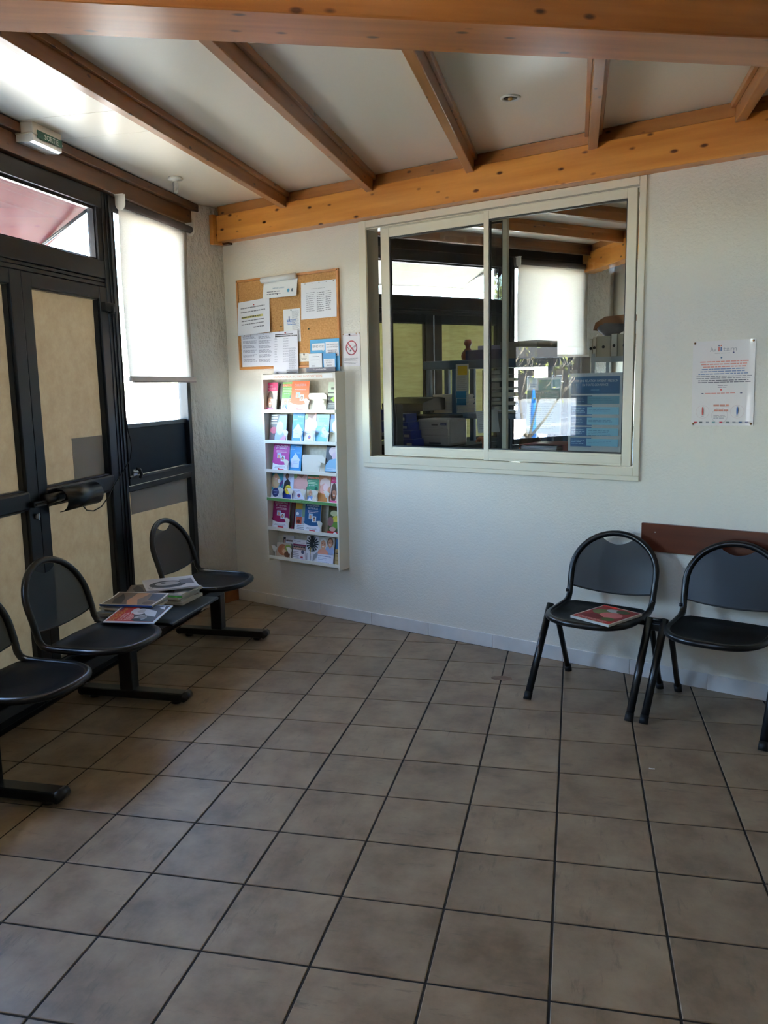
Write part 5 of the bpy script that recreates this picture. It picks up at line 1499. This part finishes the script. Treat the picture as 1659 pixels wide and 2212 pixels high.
# grey-blue plastic shelf unit
M_sh = paint((84, 104, 128), 0.5)
SX0, SX1 = -2.915, -1.80
t = tag(empty('shelf_unit', tuple(op(SX0, 1.48, 0)), RZ_B), 'blue-grey plastic shelf unit standing in the middle of the office', 'shelf unit')
SWd = SX1 - SX0
for x in (0.0, 0.245, SWd - 0.045):
    for y in (-0.15, 0.13):
        MB().box(x, y, 0.0, x + 0.042, y + 0.042, 1.80, M_sh, bev=0.008).build('post', t)
for z in (0.10, 0.55, 0.955, 1.345, 1.735):
    if z < 1.7:
        MB().box(-0.008, -0.165, z, SWd + 0.004, 0.185, z + 0.042, M_sh, bev=0.006).build('shelf', t)
    else:
        MB().box(-0.012, -0.168, z, SWd + 0.008, -0.12, z + 0.066, M_sh, bev=0.006).box(-0.012, 0.14, z, SWd + 0.008, 0.188, z + 0.066, M_sh, bev=0.006).box(-0.012, -0.168, z, 0.036, 0.188, z + 0.066, M_sh, bev=0.006).box(SWd - 0.04, -0.168, z, SWd + 0.008, 0.188, z + 0.066, M_sh, bev=0.006).box(0.236, -0.168, z, SWd, 0.188, z + 0.062, M_sh, bev=0.006).build('top_shelf', t)
# turned wooden vase
t = tag(MB().lathe([(0.030, 0.0), (0.050, 0.010), (0.056, 0.035), (0.050, 0.062), (0.030, 0.085), (0.020, 0.098), (0.018, 0.110), (0.030, 0.128), (0.032, 0.140), (0.024, 0.166), (0.018, 0.166), (0.020, 0.14)], paint((120, 56, 34), 0.3, coat=0.4), 24).build('turned_vase', None, tuple(op(-2.617, 1.50, 1.8015))), 'turned red-brown wooden vase on top of the shelf unit', 'vase')
# stack of paper, papers hanging, sticky notes
mb = MB()
rnd = random.Random(5)
for k in range(14):
    j = rnd.uniform(-.008, .008)
    mb.box(-.11 + j, -.14, .0105 * k, .115 + j, .13, .0105 * k + .0098, paint((206 - (k % 3) * 6, 200 - (k % 3) * 6, 186), 0.8))
tag(mb.build('paper_stack', None, tuple(op(-2.74, 1.48, 1.3875)), (0, 0, RZ_B)), 'tall ragged stack of white paper on the office shelf unit', 'paper stack')
sh = Sheet(.115, .300, .001, (206, 202, 200)); sh.rows(.1, .9, .9, 16, .05, (170, 166, 166)); sh.rect(.14, .72, .90, .96, (226, 190, 60)); sh.rect(.02, .12, .82, .30, (56, 130, 176)); sh.rect(.06, -.06, .82, .11, (48, 116, 160))
tag(sh.build('hanging_sheet', None, tuple(op(-2.61, 1.300, 1.470)), (0, 0, RZ_B)), 'white list with yellow and blue sticky notes hanging on the shelf unit', 'paper sheet')
t = tag(empty('desk_tray', tuple(op(-2.24, 1.46, 1.3875)), RZ_B), 'black stack of document trays filled with paper on the shelf unit', 'document tray')
box_obj('casing', (-.15, -.13, 0, .16, .14, .005), M_cp, t)
for x in (-.15, .155):
    box_obj('side', (x, -.13, 0, x + .005, .14, .33), M_cp, t)
for k in range(5):
    MB().box(-.15, -.13, .06 * k + .055, .16, .14, .06 * k + .059, M_cp).build('tray_floor', t)
    MB().box(-.13 + .01 * (k % 2), -.135, .06 * k + .006, .13, .12, .06 * k + .018 + .01 * (k % 3), paint((196, 192, 182), 0.8)).build('papers', t)
tag(MB().box(-.20, -.11, 0, .12, .12, .075, paint((30, 38, 92), 0.5), bev=.004).build('folder_box', None, tuple(op(-2.36, 1.47, 1.8015)), (0, 0, RZ_B)), 'dark blue folder box on the shelf unit beside the wooden vase', 'box')
tag(MB().box(-.13, -.08, 0, .13, .08, .03, paint((150, 150, 190), 0.6), bev=.003).build('document_pile', None, tuple(op(-2.33, 1.46, 1.8770)), (0, 0, RZ_B + .1)), 'mauve paper pile on the dark blue folder box', 'paper pile')
t = tag(empty('cardboard_box', tuple(op(-2.07, 1.47, 1.8015)), RZ_B - .15), 'big grey-brown cardboard box on the right end of the shelf unit', 'box')
MB().box(-.17, -.13, 0, .17, .14, .125, paint((136, 128, 118), 0.8), bev=.002).build('body', t)
MB().box(.015, -.134, .003, .172, -.130, .122, paint((168, 164, 158), 0.8)).build('end_flap', t)
tag(MB().box(-.07, -.10, 0, .07, .12, .16, paint((90, 88, 92), 0.7), bev=.003).box(-.07, -.104, .05, .07, -.10, .10, paint((150, 150, 150), 0.7)).build('ring_binder', None, tuple(op(-1.97, 1.47, 1.3875)), (0, 0, RZ_B + .1)), 'grey ring binder on the shelf unit right of the black trays', 'binder')

# metal shelving with box files at the right
t = tag(empty('metal_shelving', tuple(op(-1.55, 2.33, 0)), RZ_B), 'galvanised metal shelving with box files at the right of the office', 'shelving')
M_galv = paint((170, 180, 188), 0.35, metal=0.5)
for x in (-0.30, 0.25):
    for y in (-0.16, 0.16):
        MB().box(x, y, 0, x + .03, y + .03, 1.84, M_galv).build('post', t)
for z in (0.3, 0.8, 1.25, 1.803):
    MB().box(-0.30, -0.165, z, 0.28, 0.19, z + .008, M_galv).box(-0.30, -0.17, z - .034, 0.28, -0.163, z + .010, M_galv).build('shelf', t)
M_card = paint((176, 170, 156), 0.8); M_cardw = paint((214, 212, 206), 0.7)
def box_file(s, w, z, wid, h, label, white=True):
    e = tag(empty('box_file', tuple(op(s, w, z)), RZ_B), label, 'box file', 'box files on the metal shelving')
    MB().box(0, -.12, 0, wid, .12, h, M_card, bev=.002).build('body', e)
    MB().box(.004, -.124, .004, wid - .004, -.120, h - .004, M_cardw if white else M_card).build('spine', e)
    MB().lathe([(0.012, 0), (0.012, 0.002), (0.001, 0.002)], paint((30, 30, 32), 0.7), 12).build('finger_hole', e, (wid / 2, -.1242, h * .48), (R(90), 0, 0))
box_file(-1.872, 2.30, 1.8115, .027, .146, 'narrow white box file at the left end of the metal shelving')
box_file(-1.843, 2.30, 1.8115, .030, .158, 'second narrow white box file on the metal shelving')
box_file(-1.811, 2.30, 1.8115, .118, .165, 'broad grey box file on the metal shelving under the sack', white=False)
box_file(-1.690, 2.30, 1.8115, .052, .180, 'white box file right of the broad grey one on the metal shelving')
box_file(-1.636, 2.30, 1.8115, .112, .176, 'grey box file at the right end of the metal shelving', white=False)
mb = MB(); rnd = random.Random(11)
vs = []; fs = []
for j in range(7):
    a = PI * j / 6 - PI / 2
    for k in range(14):
        b = 2 * PI * k / 14
        rr = math.cos(a)
        vs.append((.115 * rr * math.cos(b) * (1 + .1 * rnd.random()), .09 * rr * math.sin(b), .075 + .075 * math.sin(a) + .006 * rnd.random()))
for j in range(6):
    for k in range(14):
        fs.append((j * 14 + k, j * 14 + (k + 1) % 14, (j + 1) * 14 + (k + 1) % 14, (j + 1) * 14 + k))
mb.add(vs, fs, paint((96, 98, 106), 0.8), True)
t = tag(empty('paper_sack', tuple(op(-1.745, 2.31, 1.978)), RZ_B), 'crumpled grey and brown paper sack lying on the box files', 'sack')
mb.build('sack', t)
MB().prism([(-.12, .05), (-.10, .11), (-.02, .155), (.20, .165), (.20, .09), (.02, .10), (-.06, .09)], -.08, .09, paint((120, 82, 52), 0.8)).build('brown_flap', t)
sh = Sheet(.09, .12, .03, (206, 212, 222))
tag(sh.build('loose_papers', None, tuple(op(-1.625, 2.31, 1.990)), (R(-6), R(14), RZ_B)), 'bundle of pale papers standing on the right box files', 'papers')
for k, (s, w, wid, h, lb) in enumerate(((-2.02, 1.95, .125, .115, 'grey carton under the window blind left of the metal shelving'), (-1.885, 1.95, .085, .115, 'narrow grey carton beside the metal shelving post'))):
    e = tag(empty('carton', tuple(op(s, w - .02, 1.62)), RZ_B), lb, 'carton', 'cartons beside the metal shelving')
    MB().box(0, -.10, 0, wid, .10, h + .075, paint((150, 142, 136), 0.8), bev=.003).build('body', e)
    MB().box(.02, -.104, .05, wid - .02, -.10, .09, paint((176, 170, 164), 0.7)).build('label_patch', e)
t = tag(empty('carton_stand', tuple(op(-1.955, 1.93, 0)), RZ_B), 'grey cupboard carrying the cartons left of the metal shelving', 'cupboard')
box_obj('body', (-0.075, -.12, 0, .155, .14, 1.60), paint((110, 112, 118), 0.5), t, bev=.004)
box_obj('top', (-0.08, -.125, 1.60, .158, .142, 1.6185), paint((96, 98, 104), 0.5), t)
box_obj('door', (-0.07, -.128, .05, .15, -.12, 1.56), paint((104, 106, 112), 0.5), t)
# folders on the counter
for k, (z, lb) in enumerate(((1.1355, 'lower dark red folder stuffed with papers on the counter behind the glass'), (1.1950, 'upper dark red folder stuffed with papers on the counter behind the glass'))):
    e = tag(empty('document_folder', tuple(op(-1.360, 0.32, z)), RZ_B + .12 - .1 * k), lb, 'folder', 'dark red folders on the counter')
    MB().box(-.145, -.11, 0, .145, .13, .004, paint((96, 20, 34), 0.5)).prism([(-.145, .046), (.02, .056), (.145, .050), (.145, .054), (.02, .060), (-.145, .050)], -.11, .13, paint((96, 20, 34), 0.5)).box(.139, -.11, 0, .145, .13, .052, paint((96, 20, 34), 0.5)).build('cover', e)
    mb = MB()
    for q in range(5):
        mb.prism([(-.138, .005 + .0082 * q), (.10, .005 + .0085 * q), (.10, .011 + .0085 * q), (-.138 + .004 * q, .011 + .0082 * q)], -.115 + .004 * q, .12, paint((206 - 8 * (q % 2), 206 - 8 * (q % 2), 216), 0.7))
    mb.build('papers', e)

# ---- person sitting behind the counter, holding up a sheet of paper ----------
M_skin = noisy('skin', (176, 112, 82), (196, 132, 100), 18, rough=0.5)
M_shirt = noisy('dark_top', (28, 36, 52), (38, 48, 66), 30, rough=0.85)
M_hair = noisy('dark_hair', (26, 18, 14), (52, 36, 26), 60, rough=0.5, stretch=(1, 1, 0.2))
person = tag(empty('person', tuple(op(-1.70, 0.78, 0)), RZ_B), 'person seated behind the reception glass in a dark top, holding up a sheet', 'person')
def skin_mesh(name, joints, bones, m, parent, sub=2):
    """joints: name -> (x, y, z, radius); a continuous skinned body"""
    keys = list(joints)
    me = bpy.data.meshes.new(name)
    me.from_pydata([joints[k][:3] for k in keys], [(keys.index(a), keys.index(b)) for a, b in bones], [])
    o = bpy.data.objects.new(name, me); COL.objects.link(o)
    sk = o.modifiers.new('skin', 'SKIN'); sk.use_smooth_shade = True
    for i, k in enumerate(keys):
        r_ = joints[k][3]
        me.skin_vertices[0].data[i].radius = (r_, r_) if not isinstance(r_, tuple) else r_
        me.skin_vertices[0].data[i].use_root = (i == 0)
    o.modifiers.new('smooth', 'SUBSURF').levels = sub
    dg = bpy.context.evaluated_depsgraph_get()
    out = bpy.data.meshes.new_from_object(o.evaluated_get(dg))
    bpy.data.objects.remove(o)
    out.materials.clear(); out.materials.append(m)
    for p_ in out.polygons: p_.use_smooth = True
    n = bpy.data.objects.new(name, out)
    return link(n, parent)
# local frame: x along the wall to the right, y away from the wall; the person faces -x
J = {'pelvis': (0.06, 0, 0.56, .13), 'waist': (0.06, 0, 0.68, .115), 'chest': (0.05, 0, 0.86, .135), 'neck0': (0.035, 0, 0.985, .075), 'neck': (0.02, 0, 1.05, .048), 'head0': (0.0, 0, 1.10, .06), 'head1': (-0.012, 0, 1.165, .078), 'head2': (0.0, 0, 1.235, .072),
     'sh_l': (0.05, -.17, 0.945, .055), 'el_l': (-0.06, -.24, 0.80, .043), 'wr_l': (-0.20, -.20, 1.12, .030), 'sh_r': (0.05, .17, 0.945, .055), 'el_r': (0.02, .24, 0.72, .043), 'wr_r': (-0.20, .14, 0.76, .030), 'ha_r': (-0.27, .12, 0.77, .03),
     'hip_l': (0.02, -.10, 0.53, .095), 'kn_l': (-0.36, -.11, 0.52, .065), 'an_l': (-0.36, -.11, 0.10, .042), 'to_l': (-0.48, -.11, 0.045, .035), 'hip_r': (0.02, .10, 0.53, .095), 'kn_r': (-0.36, .11, 0.52, .065), 'an_r': (-0.36, .11, 0.10, .042), 'to_r': (-0.48, .11, 0.045, .035)}
skin_mesh('body', J, [('pelvis', 'waist'), ('waist', 'chest'), ('chest', 'neck0'), ('neck0', 'neck'), ('neck', 'head0'), ('head0', 'head1'), ('head1', 'head2'), ('chest', 'sh_l'), ('sh_l', 'el_l'), ('el_l', 'wr_l'), ('chest', 'sh_r'), ('sh_r', 'el_r'), ('el_r', 'wr_r'), ('wr_r', 'ha_r'), ('pelvis', 'hip_l'), ('hip_l', 'kn_l'), ('kn_l', 'an_l'), ('an_l', 'to_l'), ('pelvis', 'hip_r'), ('hip_r', 'kn_r'), ('kn_r', 'an_r'), ('an_r', 'to_r')], M_skin, person)
JS = {k: (v[0], v[1], v[2], v[3] * 1.13) for k, v in J.items() if k in ('pelvis', 'waist', 'chest', 'neck0', 'sh_l', 'el_l', 'sh_r', 'el_r')}
JS['cuff_r'] = (-0.12, .18, 0.745, .042); JS['neck0'] = (0.04, 0, 0.965, .088)
skin_mesh('top', JS, [('pelvis', 'waist'), ('waist', 'chest'), ('chest', 'neck0'), ('chest', 'sh_l'), ('sh_l', 'el_l'), ('chest', 'sh_r'), ('sh_r', 'el_r'), ('el_r', 'cuff_r')], M_shirt, person)
JT = {k: (v[0], v[1], v[2], v[3] * 1.12) for k, v in J.items() if k in ('pelvis', 'hip_l', 'kn_l', 'an_l', 'hip_r', 'kn_r', 'an_r')}
skin_mesh('trousers', JT, [('pelvis', 'hip_l'), ('hip_l', 'kn_l'), ('kn_l', 'an_l'), ('pelvis', 'hip_r'), ('hip_r', 'kn_r'), ('kn_r', 'an_r')], paint((30, 30, 36), 0.8), person)
# left hand: palm, four curled fingers and a thumb closing on the sheet
H = {'w': (-0.20, -.20, 1.115, .028), 'p': (-0.225, -.20, 1.165, .036), 'p2': (-0.235, -.20, 1.200, .034)}
B = [('w', 'p'), ('p', 'p2')]
for k, (dx, dy, ln) in enumerate(((.012, -.033, .9), (.004, -.011, 1.0), (-.002, .011, .95), (-.006, .032, .78))):
    a = 'f%d' % k
    H[a + 'a'] = (-0.238 + dx * .3, -.20 + dy, 1.215, .0125); H[a + 'b'] = (-0.262 + dx, -.205 + dy * 1.1, 1.215 + .040 * ln, .0105); H[a + 'c'] = (-0.292 + dx, -.205 + dy * 1.1, 1.222 + .030 * ln, .0095); H[a + 'd'] = (-0.305 + dx, -.205 + dy, 1.205 + .02 * ln, .0085)
    B += [('p2', a + 'a'), (a + 'a', a + 'b'), (a + 'b', a + 'c'), (a + 'c', a + 'd')]
H['t1'] = (-0.235, -.160, 1.165, .015); H['t2'] = (-0.262, -.150, 1.200, .012); H['t3'] = (-0.288, -.165, 1.222, .010)
B += [('p', 't1'), ('t1', 't2'), ('t2', 't3')]
skin_mesh('hand', H, B, M_skin, person)
# hair, ears, nose, eyes, mouth
mb = MB(); vs = []; fs = []
for j in range(9):
    for k in range(18):
        th = PI * (0.02 + 0.62 * j / 8); ph = 2 * PI * k / 18
        front = max(0.0, -math.cos(ph))
        t_ = th * (1 - 0.42 * front ** 2)
        vs.append((0.012 + 0.098 * math.sin(t_) * math.cos(ph), 0.090 * math.sin(t_) * math.sin(ph), 1.190 + 0.110 * math.cos(t_) - (0.02 * j if front < .3 else 0)))
for j in range(8):
    for k in range(18):
        fs.append((j * 18 + k, j * 18 + (k + 1) % 18, (j + 1) * 18 + (k + 1) % 18, (j + 1) * 18 + k))
fs.append(tuple(range(18)))
mb.add(vs, fs, M_hair, True)
mb.build('hair', person)
mb = MB()
for s in (-1, 1):
    mb.lathe([(.001, -.012), (.010, -.006), (.011, .006), (.001, .012)], M_skin, 10, Matrix.Translation((0.005, s * .080, 1.165)))
mb.lathe([(.001, .022), (.007, .0), (.012, -.016), (.001, -.022)], M_skin, 10, Matrix.Translation((-0.086, 0, 1.160)))
mb.build('ears_and_nose', person)
mb = MB()
for s in (-1, 1):
    mb.lathe([(.001, -.007), (.009, 0), (.001, .007)], paint((40, 30, 26), 0.2), 10, Matrix.Translation((-0.079, s * .030, 1.182)))
mb.box(-0.086, -.022, 1.122, -0.080, .022, 1.128, paint((150, 80, 70), 0.5))
mb.build('eyes_and_mouth', person)
t = tag(empty('office_stool', tuple(op(-1.64, 0.78, 0)), RZ_B), 'dark office stool under the seated person behind the counter', 'stool')
MB().lathe([(0.19, 0.0), (0.20, 0.02), (0.19, 0.05), (0.02, 0.055)], M_cp, 20).build('seat', t, (0, 0, 0.385))
MB().lathe([(0.03, 0.05), (0.03, 0.385)], M_steel, 12).build('column', t)
for k in range(5):
    a = 2 * PI * k / 5
    MB().tube([(0.02 * math.cos(a), 0.02 * math.sin(a), 0.06), (0.26 * math.cos(a), 0.26 * math.sin(a), 0.03)], 0.018, M_cp, seg=8).build('leg', t)
sh = Sheet(.160, .150, .0008, (206, 206, 208)); sh.rows(.08, .7, .92, 9, .09, (140, 140, 146), seed=3, th=.3)
tag(sh.build('held_sheet', None, tuple(op(-1.99, 0.565, 1.285)), (R(6), R(-4), RZ_B + .05)), 'sheet of typed paper held up by the seated person', 'paper sheet')
tag(Sheet(.075, .115, .0008, (190, 190, 180)).build('hanging_note', None, tuple(op(-2.355, 1.300, 1.270)), (0, R(8), RZ_B)), 'torn grey paper hanging from the middle of the shelf unit', 'paper sheet')

# ================================================================== OUTSIDE
# awnings over the two fronts
def awning(org, rot, u0, u1, m, label, drop=0.42, out=0.62, z=2.70):
    t = tag(empty('awning', org, rot), label, 'awning')
    MB().prism([(0.12, z), (0.12 + out, z - drop), (0.12 + out, z - drop - 0.012), (0.12, z - 0.012)], u0, u1, m, axis='x').build('fabric', t)
    MB().tube([(u0, 0.12 + out, z - drop), (u1, 0.12 + out, z - drop)], 0.018, M_alu2, seg=10).build('front_rail', t)
    MB().tube([(u0, 0.10, z), (u1, 0.10, z)], 0.022, M_alu2, seg=10).build('roller', t)
    for u in (u0 + 0.06, u1 - 0.06):
        MB().tube([(u, 0.07, z - 0.02), (u, 0.12 + out, z - drop)], 0.010, M_alu2, seg=8).build('arm', t)
    return t
M_red = sheet_mat('red_awning_cloth', (146, 36, 52), (168, 50, 66), 5, (1, 1, 1), 0.14, 0.20)
M_pale = sheet_mat('pale_awning_cloth', (150, 152, 144), (172, 176, 166), 5, (1, 1, 1), 0.10, 0.3)
awning(ORG1, ROT1, 1.05, 2.56, M_red, 'red awning outside above the door on the left', drop=0.30, out=0.44, z=2.69)
awning(ORG2, ROT2, 0.9, 2.85, M_pale, 'pale awning outside above the office front', drop=0.16, out=0.5, z=2.70)

# street side: kerbs, bare tree with its blue guard, hedge, far houses
def tree(name, loc, h, spread, label, leaves, seed, blue=False):
    rnd = random.Random(seed)
    t = tag(empty(name, loc), label, 'tree', None)
    mb = MB(); tips = []
    mb.tube([(0, 0, 0), (0.01, 0, h * .2), (0, 0.01, h * .36)], [.045, .038, .034], M_bark, seg=8)
    def branch(p, d, l, r_, lv):
        q = p + d * l * .5 + Vector((rnd.uniform(-.03, .03), rnd.uniform(-.03, .03), 0)); e = p + d * l
        mb.tube([p, q, e], [r_, r_ * .8, r_ * .55], M_bark, seg=6)
        tips.append(e); tips.append(q)
        if lv:
            for _ in range(3):
                dd = (d + Vector((rnd.uniform(-.8, .8), rnd.uniform(-.8, .8), rnd.uniform(-.1, .5)))).normalized()
                branch(e, dd, l * .62, r_ * .55, lv - 1)
    for k in range(4):
        a = 2 * PI * k / 4 + .4
        branch(Vector((0, 0, h * .34)), Vector((math.cos(a) * spread, math.sin(a) * spread, .8)).normalized(), h * .3, .026, 2)
    mb.build('trunk', t)
    lf = MB()
    for p_ in tips:
        for _ in range(leaves):
            c_ = p_ + Vector((rnd.gauss(0, .10), rnd.gauss(0, .10), rnd.gauss(0, .10)))
            u = Vector((rnd.uniform(-1, 1), rnd.uniform(-1, 1), rnd.uniform(-1, 1))).normalized() * rnd.uniform(.025, .05); v = u.cross(Vector((rnd.uniform(-1, 1), rnd.uniform(-1, 1), 1))).normalized() * .022
            lf.add([c_ - u, c_ + v, c_ + u, c_ - v], [(0, 1, 2, 3)], M_leaf)
    if lf.v:
        o = lf.build('leaves', t); o['kind'] = 'stuff'
    return t
M_bark = noisy('bark', (92, 84, 74), (128, 120, 106), 20, rough=0.9)
M_leaf = noisy('leaf_green', (92, 112, 40), (176, 170, 92), 4, rough=0.6)
tree('young_tree', (-6.6, -2.55, -0.12), 2.5, .62, 'bare young tree with forked branches outside, mirrored in the reception glass', 1, 4)
tree('leafy_tree', (-9.0, -3.75, -0.12), 4.2, .5, 'leafy tree outside mirrored at the edge of the reception glass', 26, 9)
tag(MB().lathe([(.055, 0), (.05, .3), (.045, 1.35), (.02, 1.6), (.015, 1.62)], paint((20, 110, 196), 0.4), 16).build('tree_guard', None, (-6.75, -2.78, -0.12)), 'bright blue slender post beside the bare tree outside', 'post')
for k, (a, b) in enumerate((((-12, -9.5), (-30, -12)), ((-16, -2), (-26, -30)))):
    a = Vector((*a, 0)); b = Vector((*b, 0)); L = (b - a).length
    kb = MB().box(0, -.12, 0, L, .12, .12, paint((226, 224, 218), 0.8), bev=.02).build('kerb', None, (a.x, a.y, -0.12), (0, 0, math.atan2(b.y - a.y, b.x - a.x)))
    structure(kb)
rd = MB().prism([(-9, -40), (-60, -40), (-60, 8), (-14, 2), (-9, -6)], -0.119, -0.112, noisy('asphalt', (120, 122, 124), (140, 142, 144), 3, rough=0.9), axis='z').build('road')
structure(rd)
def house(x, y, w, d_, h, rz, label):
    t = tag(empty('house', (x, y, -0.12), rz), label, 'house')
    box_obj('wall', (-w / 2, -d_ / 2, 0, w / 2, d_ / 2, h), paint((38, 36, 34), 0.9), t)  # walls and roof near black, the missing shade put into the paint
    MB().prism([(-d_ / 2 - .4, h), (d_ / 2 + .4, h), (0, h + 1.6)], -w / 2 - .3, w / 2 + .3, paint((26, 24, 24), 0.9), axis='x').build('roof', t)
    for k in range(int(w // 2.4)):
        f = MB().box(-w / 2 + 1 + 2.4 * k, -d_ / 2 - .05, 1.0, -w / 2 + 2.0 + 2.4 * k, -d_ / 2 + .02, 2.3, paint((230, 228, 224), 0.6)).build('window_frame', t)
        MB().box(-w / 2 + 1.08 + 2.4 * k, -d_ / 2 - .07, 1.08, -w / 2 + 1.92 + 2.4 * k, -d_ / 2 - .05, 2.22, paint((50, 56, 64), 0.2)).build('pane', f)
house(-64, -54, 24, 9, 4.0, R(131.5), 'low shade-painted house with a dark roof far across the street')
house(-48, -76, 22, 9, 3.8, R(131.5), 'second low shade-painted house far across the street, farther to the side')
